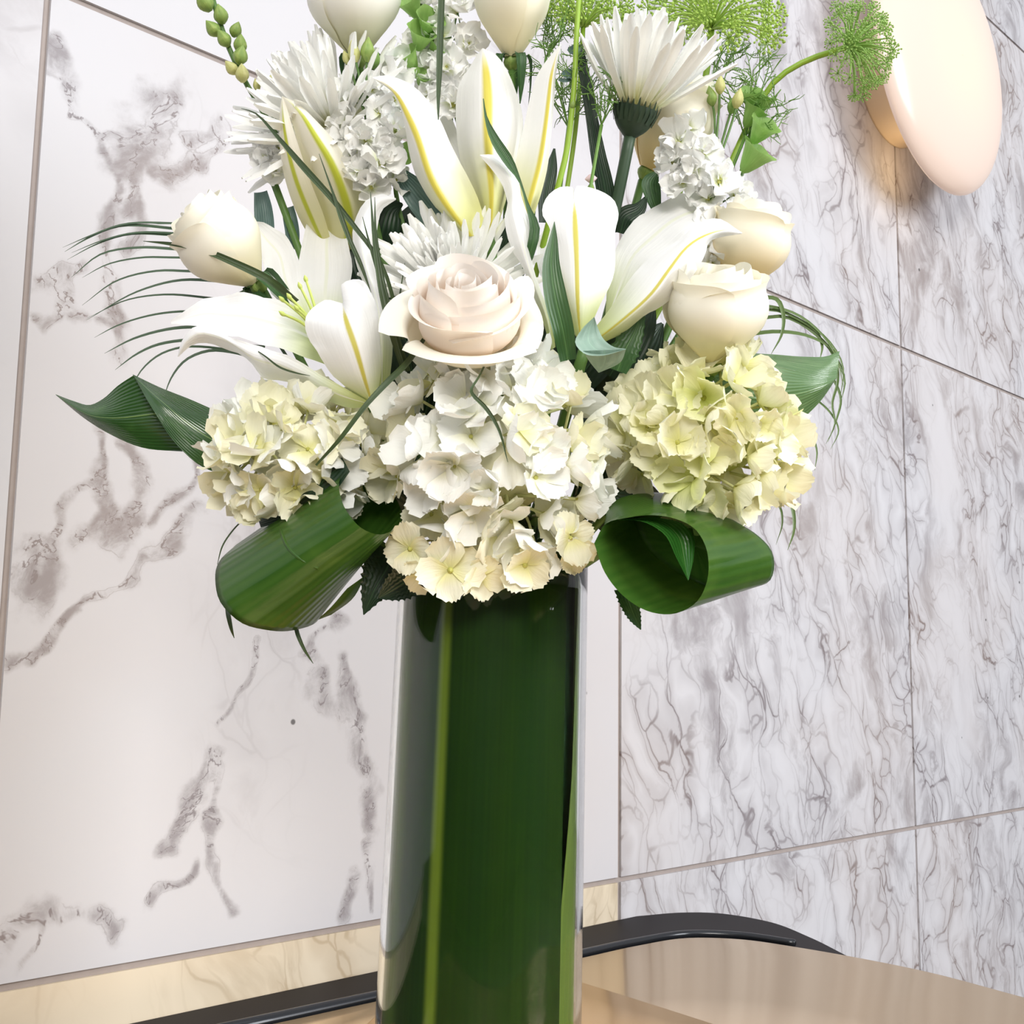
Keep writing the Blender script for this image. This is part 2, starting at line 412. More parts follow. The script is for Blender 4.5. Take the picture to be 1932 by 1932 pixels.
def ribbon(pts, hw, nrmv, nv=16, nu=5, cup=0.0, twist=0.0):
    """pts: world points, hw: half widths (m)"""
    n = len(pts); hw = np.broadcast_to(np.asarray(hw, float), (n,))
    Q = crv(np.hstack([np.asarray(pts), hw[:, None]]), nv); C, H = Q[:, :3], np.maximum(Q[:, 3], 1e-5)
    T = np.gradient(C, axis=0); T /= np.linalg.norm(T, axis=1, keepdims=True) + 1e-12
    B = np.cross(T, nrmv); B /= np.linalg.norm(B, axis=1, keepdims=True) + 1e-9; Nn = np.cross(B, T)
    if twist:
        a = np.linspace(0, twist, nv)[:, None]; B, Nn = B * np.cos(a) + Nn * np.sin(a), Nn * np.cos(a) - B * np.sin(a)
    u = np.linspace(-1, 1, nu)
    return C[:, None] + B[:, None] * (u[None, :, None] * H[:, None, None]) + Nn[:, None] * ((cup * (u**2 - 0.4))[None, :, None] * H[:, None, None])


def link(o, parent=None):
    COL.objects.link(o)
    if parent: o.parent = parent
    return o


def thing(name, loc, label, cat, group=None):
    o = bpy.data.objects.new(name, None); o.empty_display_size = 0.02
    o.location = loc; o['label'] = label; o['category'] = cat
    if group: o['group'] = group
    link(o); o['_w'] = [float(x) for x in loc]
    return o


def origin(o):
    p = np.zeros(3)
    while o:
        p += np.array(o.matrix_basis.translation) if not o.get('_w') else np.array(o['_w']); o = o.parent
    return p


def part(name, mb, mat, parent, label=None):
    o = bpy.data.objects.new(name, mb.mesh(name, mat, origin(parent)))
    if label: o['label'] = label
    return link(o, parent)


def solo(name, mb, mat, label, cat, loc, group=None):
    o = bpy.data.objects.new(name, mb.mesh(name, mat, loc)); o.location = loc; o['label'] = label; o['category'] = cat
    if group: o['group'] = group
    return link(o)


def inst(name, me, parent, mw):
    """mw: matrix relative to the parent"""
    o = bpy.data.objects.new(name, me); o.matrix_basis = mw
    return link(o, parent)


def frame(zax, xhint=None, spin=0.0):
    z = nrm(zax); x = np.cross([0.12, 0.9, 0.41] if xhint is None else xhint, z)
    if np.linalg.norm(x) < 1e-4: x = np.cross([1, 0, 0], z)
    x = nrm(x); y = np.cross(z, x); c, s_ = math.cos(spin), math.sin(spin)
    x, y = x * c + y * s_, y * c - x * s_
    return np.stack([x, y, z], 1)


def mat4(R, t, s=1.0):
    m = Matrix.Identity(4)
    for i in range(3):
        for j in range(3): m[i][j] = float(R[i, j] * (s if np.ndim(s) == 0 else s[j]))
        m[i][3] = float(t[i])
    return m


MOUTH = None  # set with the vase


def stem_part(parent, base, mat, r=0.003, name='stem', via=None, up=None):
    """a stem from the flower's base down into the vase mouth"""
    b = np.asarray(base); m = MOUTH + np.array([np.clip(b[0] * 0.18, -.035, .035), np.clip(b[1] * 0.3, -.03, .03), -0.03])
    pts = [b]
    if via: pts += AP(via)
    mid = b * 0.45 + m * 0.55; mid[2] = b[2] * 0.4 + m[2] * 0.6; mid[1] = max(mid[1], b[1] + 0.01) * 0.8
    pts += [mid, m]
    return part(name, MB().tube(crv(pts, 18), r, 6), mat, parent)


# ------------------------------------------------------------------ the setting: marble wall
def x_u(px):   # position along the wall of a joint crossing the horizon row there
    return wall_uz(px, 1290)[0]


u0_ = wall_uz(92 - 0.0732 * 1200, 1200)[0]; u1_ = wall_uz(1169.6, 1200)[0]; u2_ = wall_uz(1679.8 + .0306 * 1200, 1200)[0]
z1_ = wall_uz(1425, 540)[1]; z2_ = wall_uz(1168, 1660)[1]
step = (u2_ - u0_) / 2
US = [u0_ - step, u0_, u1_, u2_, u2_ + step, u2_ + 2 * step, u2_ + 3 * step]
ZS = [z2_ - 0.86, z2_, z1_, z1_ + 0.86, z1_ + 1.72]
TH = 0.0034


def wall_pt(u, z, out=0.0):
    return WALL_O + WALL_U * u + np.array([0, 0, z]) + WALL_N * out


wall = bpy.data.objects.new('wall_back', None)
mbw = MB()
ROTW = mat4(np.stack([WALL_U, -WALL_N, np.array([0, 0, 1.0])], 1), WALL_O)


def box(mb, lo, hi, bev=0.0):
    x0, y0, z0 = lo; x1, y1, z1 = hi
    v = [(x, y, z) for x in (x0, x1) for y in (y0, y1) for z in (z0, z1)]
    f = [(0, 1, 3, 2), (4, 6, 7, 5), (0, 4, 5, 1), (2, 3, 7, 6), (0, 2, 6, 4), (1, 5, 7, 3)]
    return mb.add(v, f, [(0, 0)] * 8)


box(mbw, (US[0], 0.0035, ZS[0]), (US[-1], TH + 0.06, ZS[-1]))
me = mbw.mesh('wall_back', M['grout']); wall = bpy.data.objects.new('wall_back', me)
me.polygons.foreach_set('use_smooth', [False] * len(me.polygons))
wall.matrix_basis = ROTW; wall['kind'] = 'structure'; link(wall)

VEINS = [  # picture polylines of the broad veins of the large left slab: (half width px, points)
    (11, [(100, 70), (112, 120), (125, 165), (130, 205)]), (4, [(92, 150), (115, 165), (125, 215)]),
    (4, [(118, 222), (150, 240), (178, 252), (190, 265), (230, 262)]),
    (17, [(250, 255), (262, 280), (245, 320), (228, 330)]), (13, [(262, 262), (290, 230), (315, 200), (325, 185)]),
    (7, [(180, 262), (205, 300), (222, 335), (224, 345)]), (8, [(270, 325), (262, 360), (270, 380)]),
    (7, [(222, 345), (218, 390), (220, 440), (222, 500), (232, 560), (235, 600), (244, 650), (240, 690)]),
    (9, [(250, 370), (246, 400), (270, 395), (275, 430), (262, 470)]), (8, [(300, 335), (320, 350), (345, 325), (380, 300), (410, 265), (415, 235), (385, 240), (355, 255)]),
    (5, [(60, 530), (90, 535), (115, 522), (130, 527), (150, 530)]), (5, [(110, 540), (125, 560), (120, 600), (90, 615), (70, 600)]),
    (6, [(132, 530), (140, 570), (150, 590), (170, 605)]), (5, [(140, 540), (165, 525), (180, 515)]), (5, [(205, 615), (235, 630), (245, 650)]),
    (6, [(200, 830), (195, 860), (175, 890), (140, 920), (115, 960), (95, 1010)]), (10, [(180, 880), (178, 910), (195, 950), (180, 975), (150, 1005)]),
    (8, [(243, 840), (255, 880), (260, 910), (250, 950), (258, 1000), (235, 1010)]), (14, [(240, 955), (215, 985), (200, 1000), (225, 1020)]),
    (15, [(75, 1020), (60, 1050), (45, 1085), (75, 1115), (90, 1090), (82, 1050)]), (6, [(90, 1000), (95, 1040), (85, 1080)]),
    (6, [(375, 880), (365, 910), (330, 940), (295, 980), (280, 1000)]), (6, [(365, 965), (330, 1010), (305, 1050), (270, 1060), (255, 1080)]),
    (7, [(330, 1005), (330, 1040), (290, 1055)]), (5, [(255, 1080), (200, 1115), (160, 1135), (130, 1170), (95, 1205), (75, 1225)]),
    (7, [(150, 1155), (100, 1215), (60, 1235), (20, 1260)]), (6, [(640, 1165), (620, 1190), (600, 1215), (590, 1240)]),
    (9, [(640, 1235), (655, 1290), (670, 1340), (680, 1400), (690, 1480), (695, 1560)]), (8, [(600, 1270), (615, 1320)]), (4, [(500, 1220), (470, 1280), (430, 1340), (410, 1370)]),
    (8, [(395, 1415), (380, 1470), (360, 1520), (335, 1570), (325, 1600)]), (5, [(405, 1440), (400, 1510), (410, 1580), (415, 1600), (422, 1660), (428, 1720)]),
    (12, [(0, 1800), (30, 1765), (70, 1745), (90, 1740)]), (6, [(70, 1735), (120, 1745), (150, 1735), (200, 1745), (225, 1760)]), (7, [(85, 1740), (70, 1790), (35, 1825)]),
    (6, [(380, 1620), (360, 1660), (300, 1690), (290, 1710)]), (5, [(415, 1600), (425, 1700)]), (7, [(675, 1650), (655, 1690), (640, 1720)]), (6, [(690, 1590), (705, 1650), (712, 1700)])]
vein_uz = [(w, [wall_uz(*p) for p in pts], pts) for w, pts in VEINS]


def vnoise(P, sc, seed):
    rg = np.random.default_rng(seed); G = rg.uniform(-1, 1, (64, 64)); q = (P - P.min(0)) * sc; i = np.floor(q).astype(int); f = q - i; f = f * f * (3 - 2 * f)
    g = lambda a, b: G[(i[:, 0] + a) % 64, (i[:, 1] + b) % 64]
    return (g(0, 0) * (1 - f[:, 0]) + g(1, 0) * f[:, 0]) * (1 - f[:, 1]) + (g(0, 1) * (1 - f[:, 0]) + g(1, 1) * f[:, 0]) * f[:, 1]


def seg_dist(P, a, b):
    ab = b - a; t = np.clip(((P - a) @ ab) / (ab @ ab + 1e-12), 0, 1)
    return np.linalg.norm(P - (a + t[:, None] * ab), axis=1)


WHITE = hexc(200, 199, 203); GREYV = hexc(118, 110, 113)
pm = {}
cid = 0
for ci in range(len(US) - 1):
    for ri in range(4):
        cid += 1
        g = 0.0034
        ua, ub, za, zb = US[ci] + g, US[ci + 1] - g, ZS[ri] + g, ZS[ri + 1] - g
        main = (ci == 1 and ri == 1)
        cu, cz = (ua + ub) / 2, (za + zb) / 2
        n1, n2 = (250, 290) if main else (2, 2)
        X = np.linspace(ua, ub, n1) - cu; Z = np.linspace(za, zb, n2) - cz
        mb = MB(); P = np.zeros((n2, n1, 3)); P[..., 0] = X[None]; P[..., 2] = Z[:, None]
        mb.grid(P)
        hx, hz = (ub - ua) / 2, (zb - za) / 2
        for q in ([(-hx, -hz), (-hx, hz)], [(hx, hz), (hx, -hz)], [(-hx, hz), (hx, hz)], [(hx, -hz), (-hx, -hz)]):
            (xa, zaa), (xb, zbb) = q
            mb.add([(xa, 0, zaa), (xb, 0, zbb), (xb, TH, zbb), (xa, TH, zaa)], [(0, 1, 2, 3)], [(0, 0)] * 4)
        sparse = ci <= 1
        mt = marble_mat('marble_slab', cid, WHITE if ri or ci > 1 else hexc(219, 205, 182), GREYV if ri or ci > 1 else hexc(156, 136, 108), 0.9 if sparse else 1.15, (0.22 if ri != 0 else 0.85) if sparse else 0.9, 2.0 if sparse else 2.9, main, 0.3 if sparse else (0.28 if ri else 0.1))
        me = mb.mesh('marble_panel', mt)
        me.polygons.foreach_set('use_smooth', [False] * len(me.polygons))
        if main:
            co = np.zeros(len(me.vertices) * 3); me.vertices.foreach_get('co', co); co = co.reshape(-1, 3)
            Q = co[:, [0, 2]] + np.array([cu, cz]); val = np.full(len(Q), -1.0); Q0 = Q.copy()
            for oc, (sc, am_) in enumerate(((14, .010), (34, .006), (80, .0032))):
                Q = Q + np.stack([vnoise(Q0, sc, 70 + oc), vnoise(Q0, sc, 80 + oc)], 1) * am_
            wvar = 1.0 + .55 * vnoise(Q0, 22, 90) + .35 * vnoise(Q0, 60, 91)
            hal = np.zeros(len(Q))
            for w, uz, px in vein_uz:
                uz = np.array(uz)
                for k in range(len(uz) - 1):
                    dd = math.dist(px[k], px[k + 1]); ww = w * np.linalg.norm(uz[k + 1] - uz[k]) / max(dd, 1)
                    sd = seg_dist(Q, uz[k], uz[k + 1]); val = np.maximum(val, 1 - sd / (ww * 2.0 * np.maximum(wvar, .25)))
            at = me.attributes.new('vein', 'FLOAT', 'POINT'); at.data.foreach_set('value', np.clip(val, -1, 1))
        o = bpy.data.objects.new('marble_panel', me); o.matrix_basis = Matrix.Translation((cu, 0, cz)); link(o, wall)

# unseen dark walls added to dim reflections in the vase, and the floor
mb = MB(); box(mb, (-7.0, -4.60, -0.75), (7.0, -4.45, 1.15))
wf = bpy.data.objects.new('wall_front', mb.mesh('wall_front', plain_mat('front_panelling', hexc(74, 66, 60), 0.6, noise=0.5, nscale=5, second=hexc(60, 54, 50))))
wf['kind'] = 'structure'; link(wf)
mb = MB(); box(mb, (5.6, -4.45, -0.75), (5.75, 5.2, 1.15))
wr = bpy.data.objects.new('wall_right', mb.mesh('wall_right', wf.data.materials[0])); wr['kind'] = 'structure'; link(wr)
mb = MB(); box(mb, (-7.0, -4.6, -0.80), (5.75, 5.2, -0.75))
fl = bpy.data.objects.new('floor', mb.mesh('floor', plain_mat('floor_stone', hexc(92, 84, 78), 0.6, noise=0.5, nscale=6, second=hexc(76, 68, 64))))
fl['kind'] = 'structure'; link(fl)


# ------------------------------------------------------------------ table: black ledge, brass top, raised plate
def slab(mb, outline, z0, z1, bev=0.003):
    O = np.asarray(outline)[:, :2]; c = O.mean(0); n = len(O)
    T = np.roll(O, -1, 0) - np.roll(O, 1, 0); T /= np.linalg.norm(T, axis=1, keepdims=True) + 1e-9
    Nn = np.stack([T[:, 1], -T[:, 0]], 1)
    if np.sum((O - c) * Nn) < 0: Nn = -Nn
    rings = [(O, z0), (O, z1 - bev), (O - Nn * bev * 0.3, z1 - bev * 0.3), (O - Nn * bev, z1)]
    P = np.stack([np.hstack([r, np.full((n, 1), z)]) for r, z in rings])
    k = mb.n; mb.grid(P, True)
    mb.f.append(tuple(k + 3 * n + i for i in range(n))); mb.f.append(tuple(k + i for i in range(n))[::-1])
    return mb


def rounded(pts, n=90):
    return crv(pts, n)


def wline(u, off):   # plan point at u along the wall, off metres in front of it
    return (WALL_O + WALL_U * u + WALL_N * off)[:2]


def flat_mesh(mb, name, mat):
    me = mb.mesh(name, mat); return me


ZB = -0.012
tbl = thing('console_table', (0.1, 0.0, -0.05), 'brass topped console table with black edge ledge along the marble wall', 'table')
# black ledge
blk_px = [(1100, 1745), (1200, 1728), (1290, 1721), (1350, 1722), (1450, 1738), (1530, 1768), (1600, 1803)]
bl = [on_z(x, y, ZB)[:2] for x, y in blk_px]
ua_l = float(np.dot(np.append(on_z(200, 1932, ZB)[:2], 0) - WALL_O, WALL_U))
far_l = [wline(ua_l - 0.9, 0.002), wline(ua_l, 0.002), wline(float(np.dot(np.append(bl[0], 0) - WALL_O, WALL_U)), 0.002)]
tail = [bl[-1] + (bl[-1] - bl[-2]) * 0.5 + np.array([0.01, -0.03]), np.array([bl[-1][0] + 0.08, 0.1]), np.array([bl[-1][0] + 0.02, -0.25]), np.array([0.1, -0.52]), np.array([-0.5, -0.62]), wline(ua_l - 0.9, 0.35)]
black_out = np.vstack([np.array(far_l), crv(bl[1:], 40), crv(tail, 30)])
M['black'] = plain_mat('black_lacquer', hexc(30, 26, 28), 0.6, spec=0.12, noise=0.4, nscale=12, second=hexc(46, 42, 44))
part('ledge', slab(MB(), black_out, ZB - 0.05, ZB, 0.002), M['black'], tbl, 'matt black ledge')
# brass top
mbr, nt, out = newmat('satin_brass')
p = N(nt, 'ShaderNodeBsdfPrincipled', i_Roughness=0.16, i_Metallic=0.85)
tc = N(nt, 'ShaderNodeTexCoord'); mp = N(nt, 'ShaderNodeMapping'); mp.inputs['Scale'].default_value = (2, 60, 1); nt.links.new(tc.outputs['Object'], mp.inputs[0])
nz = N(nt, 'ShaderNodeTexNoise', i_Scale=6.0, i_Detail=3.0); nt.links.new(mp.outputs[0], nz.inputs['Vector'])
nt.links.new(mixc(nt, nz.outputs[0], hexc(254, 222, 172), hexc(252, 214, 160)), p.inputs['Base Color'])
nt.links.new(p.outputs[0], out.inputs[0]); M['brass'] = mbr
br_px = [(510, 1932), (712, 1888), (900, 1848), (1100, 1806), (1200, 1784), (1300, 1769), (1400, 1772), (1500, 1786), (1600, 1803), (1750, 1833), (1932, 1881)]
br = [on_z(x, y, 0.0)[:2] for x, y in br_px]
brt = [br[-1] + np.array([0.12, -0.12]), np.array([br[-1][0] + 0.10, -0.25]), np.array([0.2, -0.50]), np.array([-0.45, -0.6]), br[0] + (br[0] - br[1]) * 2.6 + np.array([0.05, -0.1]), br[0] + (br[0] - br[1]) * 2.5]
part('tabletop', slab(MB(), np.vstack([crv(br, 70), crv(brt, 26)]), ZB + 0.001, 0.0, 0.0015), M['brass'], tbl, 'polished brass tabletop')
# dark bead between ledge and brass
bd = crv([np.append(q, -0.004) for q in [on_z(x, y - 7, -0.004)[:2] for x, y in br_px[:8]]], 60)
bd = np.vstack([bd[:1] + (bd[0] - bd[3]) * 3, bd])
M['bead'] = plain_mat('black_bead', hexc(40, 42, 46), 0.22, metal=0.3)
part('bead', MB().tube(bd, np.linspace(0.0065, 0.004, len(bd)), 10), M['bead'], tbl, 'glossy dark bead')
M['brass_gold'] = plain_mat('gold_brass', hexc(224, 174, 78), 0.2, metal=0.95, noise=0.5, nscale=8, second=hexc(214, 162, 66))
# raised plate under the vase
plc = [on_z(x, y, 0.007)[:2] for x, y in [(1350, 1932), (1225, 1892), (1100, 1853), (1000, 1822), (940, 1806), (900, 1800), (850, 1822), (760, 1880), (712, 1912)]]
e0 = plc[0] + (plc[0] - plc[2]) * 1.1; e1 = plc[-1] + np.array([-0.05, -0.25])
pl_out = np.vstack([np.array([e1, np.array([e1[0] + 0.1, e1[1] - 0.12]), np.array([e0[0] - 0.02, e0[1] - 0.25]), e0]), crv(plc, 30)])
plate = solo('brass_plate', slab(MB(), pl_out, 0.0, 0.007, 0.0016), M['brass_gold'], 'flat raised brass plate on the tabletop under the tall vase', 'plate', (0, 0, 0))
for ob in tbl.children:
    pass

# ------------------------------------------------------------------ vase
ax_top = A(929.5, 1130, 0); ax_bot = A(902.5, 1932, 0)
lean = (ax_top - ax_bot) / (ax_top[2] - ax_bot[2])
Z_RIM = A(930, 1045, 0)[2]; Z0 = 0.0072
vbase = ax_bot + lean * (Z0 - ax_bot[2])
MOUTH = vbase + lean * (Z_RIM - Z0)
zt, zb_ = ax_top[2], ax_bot[2]
rad_at = lambda z: np.interp(z, [zb_, zt], [0.0665, 0.0640]) + (0.002 * max(0, (zb_ - z) / 0.1))
M['glass'], nt, out = newmat('clear_glass')
p = N(nt, 'ShaderNodeBsdfPrincipled', i_Roughness=0.0, i_IOR=1.38); p.inputs['Transmission Weight'].default_value = 1.0
p.inputs['Base Color'].default_value = (0.96, 0.98, 0.97, 1); nt.links.new(p.outputs[0], out.inputs[0])


def lathe(mb, prof, n=72, base=None, lean_=None, a0=0, a1=2 * math.pi, closed=True):
    th = np.linspace(a0, a1, n, endpoint=not closed)
    P = np.zeros((len(prof), n, 3))
    for j, (r, z) in enumerate(prof):
        c = base + lean_ * z
        P[j] = c + np.stack([r * np.cos(th), r * np.sin(th), np.zeros(n)], 1)
    return mb.grid(P, closed)


vase = thing('glass_vase', vbase, 'tall clear glass cylinder vase lined with a broad green leaf', 'vase')
HV = Z_RIM - Z0
zs = np.linspace(0, HV, 14)
prof = [(0.001, 0)] + [(rad_at(Z0 + z), z + (0.002 if i == 0 else 0)) for i, z in enumerate(zs)] + [(rad_at(Z_RIM) - 0.0017, HV + 0.0012)] + [(rad_at(Z0 + z) - 0.0035, z) for z in zs[::-1][:-1]] + [(rad_at(Z0) - 0.006, 0.014), (0.001, 0.014)]
part('glass_wall', lathe(MB(), prof, 80, vbase, lean), M['glass'], vase)

# lining leaves inside the glass
mt, nt, out = newmat('lining_leaf')
u, v, uv = uvsplit(nt)
nz = stretch_noise(nt, uv, 70, 1.5); nzb = stretch_noise(nt, uv, 8, 1.2)
col = mixc(nt, math_(nt, 'MULTIPLY', nz, 0.55), hexc(24, 48, 10), hexc(50, 80, 22))
col = mixc(nt, math_(nt, 'MULTIPLY', sstep(nt, nzb, 0.4, 0.7), 0.5), col, hexc(24, 54, 20))
du = math_(nt, 'ABSOLUTE', math_(nt, 'SUBTRACT', u, 0.5))
col = mixc(nt, math_(nt, 'MULTIPLY', sstep(nt, du, 0.034, 0.006), 0.6), col, hexc(140, 164, 56))
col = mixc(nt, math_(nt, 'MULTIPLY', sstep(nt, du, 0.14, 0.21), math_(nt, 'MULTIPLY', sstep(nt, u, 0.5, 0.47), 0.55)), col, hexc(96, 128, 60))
p = N(nt, 'ShaderNodeBsdfPrincipled', i_Roughness=0.5); p.inputs['Specular IOR Level'].default_value = 0.08; nt.links.new(col, p.inputs['Base Color']); nt.links.new(p.outputs[0], out.inputs[0])
M['lining'] = mt
am = math.radians(-90 - 27)   # midrib azimuth (left of the side facing us)
lin = thing('lining_leaf', vbase + lean * 0.02, 'broad dark green leaf wrapped inside the glass vase with pale midrib', 'leaf', 'leaves lining the vase')
zz = np.linspace(0.016, HV - 0.004, 24)
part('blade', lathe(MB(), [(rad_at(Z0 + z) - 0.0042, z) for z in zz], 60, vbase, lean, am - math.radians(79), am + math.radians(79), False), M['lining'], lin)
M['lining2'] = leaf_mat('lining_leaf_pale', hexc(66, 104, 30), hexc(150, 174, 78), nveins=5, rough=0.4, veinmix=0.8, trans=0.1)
lin2 = thing('lining_leaf', vbase + lean * 0.021, 'paler strip of leaf along the right inner edge of the glass vase', 'leaf', 'leaves lining the vase')
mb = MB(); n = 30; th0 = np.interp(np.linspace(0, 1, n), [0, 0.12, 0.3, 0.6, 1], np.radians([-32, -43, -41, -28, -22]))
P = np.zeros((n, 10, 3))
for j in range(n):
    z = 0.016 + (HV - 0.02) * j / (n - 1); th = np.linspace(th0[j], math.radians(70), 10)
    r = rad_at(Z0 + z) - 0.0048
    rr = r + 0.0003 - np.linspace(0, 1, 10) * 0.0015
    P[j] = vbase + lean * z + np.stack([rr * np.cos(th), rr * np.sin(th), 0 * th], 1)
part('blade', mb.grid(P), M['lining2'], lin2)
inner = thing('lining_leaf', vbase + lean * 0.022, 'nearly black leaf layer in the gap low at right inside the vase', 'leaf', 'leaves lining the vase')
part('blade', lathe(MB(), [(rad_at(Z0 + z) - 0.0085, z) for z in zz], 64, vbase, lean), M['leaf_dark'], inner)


# ------------------------------------------------------------------ wall lamp
lc_u, lc_z = wall_uz(1742, 120)
lampc = wall_pt(lc_u, lc_z, 0.0)
Rl = 0.0
# disc radius from the lower tip of the shade
OFF = 0.10
q0 = hit(1772, 120, WALL_P + WALL_N * OFF, WALL_N) + CAM; q1 = hit(1812, 372, WALL_P + WALL_N * OFF, WALL_N) + CAM
Rl = float(np.linalg.norm(q0 - q1)) * 0.99
LR = np.stack([WALL_U, np.array([0, 0, 1.0]), WALL_N], 1)
lamp = thing('wall_lamp', q0 - WALL_N * OFF, 'large glowing opal disc wall lamp on the marble at upper right', 'lamp')
lo = q0 - WALL_N * OFF


def lathe_n(mb, prof, c, n=64):
    th = np.linspace(0, 2 * math.pi, n, endpoint=False); P = np.zeros((len(prof), n, 3))
    for j, (r, h) in enumerate(prof):
        P[j] = c + (WALL_U[None] * np.cos(th)[:, None] + np.array([0, 0, 1.0])[None] * np.sin(th)[:, None]) * r + WALL_N * h
    return mb.grid(P, True)


mt, nt, out = newmat('opal_glass_lit')
tc = N(nt, 'ShaderNodeTexCoord'); ln = N(nt, 'ShaderNodeVectorMath', operation='LENGTH'); nt.links.new(tc.outputs['Object'], ln.inputs[0])
k = sstep(nt, ln.outputs['Value'], Rl * 0.15, Rl * 0.95)
col = mixc(nt, k, hexc(255, 226, 140), hexc(250, 206, 176))
p = N(nt, 'ShaderNodeBsdfPrincipled', i_Roughness=0.25); p.inputs['Base Color'].default_value = c4(hexc(206, 190, 180))
nt.links.new(col, p.inputs['Emission Color']); st = math_(nt, 'ADD', math_(nt, 'MULTIPLY', k, -0.22), 0.46); nt.links.new(st, p.inputs['Emission Strength'])
nt.links.new(p.outputs[0], out.inputs[0]); M['opal'] = mt
t_ = np.linspace(0, math.pi, 26)
prof = [(max(0.001, Rl * abs(math.sin(a)) ** 0.6), OFF - 0.02 * math.cos(a) if math.cos(a) > 0 else OFF - 0.045 * math.cos(a)) for a in t_]
part('lamp_shade', lathe_n(MB(), prof, lo), M['opal'], lamp, 'glowing opal glass disc')
M['mount'] = plain_mat('lamp_mount_metal', hexc(226, 206, 178), 0.4, metal=0.0, noise=0.4, nscale=20, second=hexc(214, 194, 166))
rm = Rl * 0.52
part('lamp_mount', lathe_n(MB(), [(0.001, 0.0), (rm, 0.0), (rm, 0.004), (rm * 0.97, 0.012), (rm * 0.97, OFF - 0.03), (rm * 0.9, OFF - 0.02), (0.001, OFF - 0.02)], lo), M['mount'], lamp, 'round beige metal mount')
pl = bpy.data.lights.new('lamp_glow', 'POINT'); pl.energy = 0.28; pl.color = (1.0, 0.72, 0.38); pl.shadow_soft_size = 0.08
po = bpy.data.objects.new('lamp_glow', pl); COL.objects.link(po); po.location = lo + WALL_N * (OFF - 0.05) + np.array([0, 0, -Rl * 0.78]) - WALL_U * 0.02


# ------------------------------------------------------------------ lilies
def petal2(parent, L, R, bulge, mat, name='petal', nv=26, nu=13, ruffle=1.5, seed=0, Mid=None):
    P = loft([L, Mid, R] if Mid else [L, R], nv, nu, None if Mid else bulge, ruffle, 4, seed)
    return part(name, MB().grid(P), M[mat], parent)


def stamens(parent, base, tips, r=0.0011, name='stamen'):
    for t in tips:
        b = np.array(A(*base)); e = np.array(A(*t)); m = (b + e) / 2 + face((0, 0.3, 0.2)) * 0.004
        o = part(name, MB().tube(crv([b, m, e], 9), np.linspace(r * 1.2, r * 0.8, 9), 6).ellipsoid(e, e - b, 0.006, 0.0015), M['stamen'], parent)


la = thing('lily', A(703, 765, 70), 'wide open white lily at left, facing the leaning cream rose, with pale stamens', 'lily', 'white lilies')
petal2(la, [(600,640,20),(565,560,10),(562,510,5),(572,450,0),(585,405,-5),(612,368,-8),(632,360,-10)], [(640,640,20),(655,560,10),(665,500,5),(655,450,0),(664,400,-2),(655,370,-5),(634,360,-10)], -8, 'lily', seed=1)
petal2(la, [(575,625,30),(530,575,25),(503,535,20),(497,495,15),(475,462,10),(470,435,8),(478,418,8)], [(590,610,25),(570,540,10),(562,490,5),(545,452,3),(520,432,2),(500,420,4),(479,418,8)], -6, 'lily', seed=2)
petal2(la, [(600,610,60),(555,578,50),(507,562,45),(468,553,45),(430,556,45),(390,563,45),(344,589,45),(322,605,42)], [(620,690,65),(560,668,65),(500,650,62),(460,640,60),(420,630,58),(380,617,54),(350,613,48),(323,612,42)], -5, 'lily', seed=3)
petal2(la, [(690,755,80),(620,715,85),(560,680,82),(500,655,78),(440,640,72),(402,617,66),(365,618,62),(342,645,58),(335,673,55)], [(700,768,72),(650,768,70),(600,748,68),(545,722,64),(500,715,62),(470,680,60),(430,661,60),(390,646,60),(362,652,58),(337,673,55)], 8, 'lily', seed=4)
petal2(la, [(710,745,60),(706,650,68),(695,560,60),(668,480,50),(668,420,45),(690,380,42),(720,366,42),(747,374,45)], [(732,745,58),(741,645,62),(732,575,56),(716,518,50),(708,470,48),(712,430,46),(722,395,46),(747,377,45)], 14, 'lily', seed=5)
petal2(la, [(698,764,70),(640,720,85),(595,660,90),(575,610,90),(590,580,85),(615,566,82),(645,572,80)], [(708,764,72),(720,690,82),(714,610,86),(705,560,86),(675,527,84),(645,535,84),(648,572,80)], 0, 'lily_rib', seed=6,
       Mid=[(703,765,74),(690,722,94),(672,660,104),(655,610,102),(646,572,82)])
stamens(la, (612,650,62), [(532,565,72),(546,560,74),(566,540,70),(560,582,78),(533,592,76),(577,527,66)])
stem_part(la, A(703, 766, 66), M['stem'], 0.004)

lb = thing('lily', A(1105, 652, 75), 'large white lily at right of the blush rose with long curling petals', 'lily', 'white lilies')
petal2(lb, [(1090,640,30),(1030,540,20),(1012,480,15),(1030,430,10),(1050,420,10)], [(1095,640,30),(1078,540,10),(1062,480,8),(1056,440,8),(1051,420,10)], 3, 'lily', seed=7)
petal2(lb, [(1140,610,40),(1158,480,20),(1185,430,10),(1240,385,5),(1290,368,5),(1330,372,8),(1357,385,10),(1356,408,15)], [(1140,620,60),(1190,560,60),(1228,500,60),(1275,470,60),(1310,440,55),(1340,425,45),(1355,417,30),(1357,409,16)], -4, 'lily', ruffle=3, seed=8)
petal2(lb, [(1040,660,60),(1012,570,66),(980,495,70),(958,448,72),(951,415,72),(958,380,70),(935,330,68),(905,293,66)], [(1048,655,60),(1040,600,62),(1018,545,64),(1004,482,66),(1002,425,66),(981,360,66),(970,312,64),(940,293,64),(906,292,66)], 9, 'lily', seed=9)
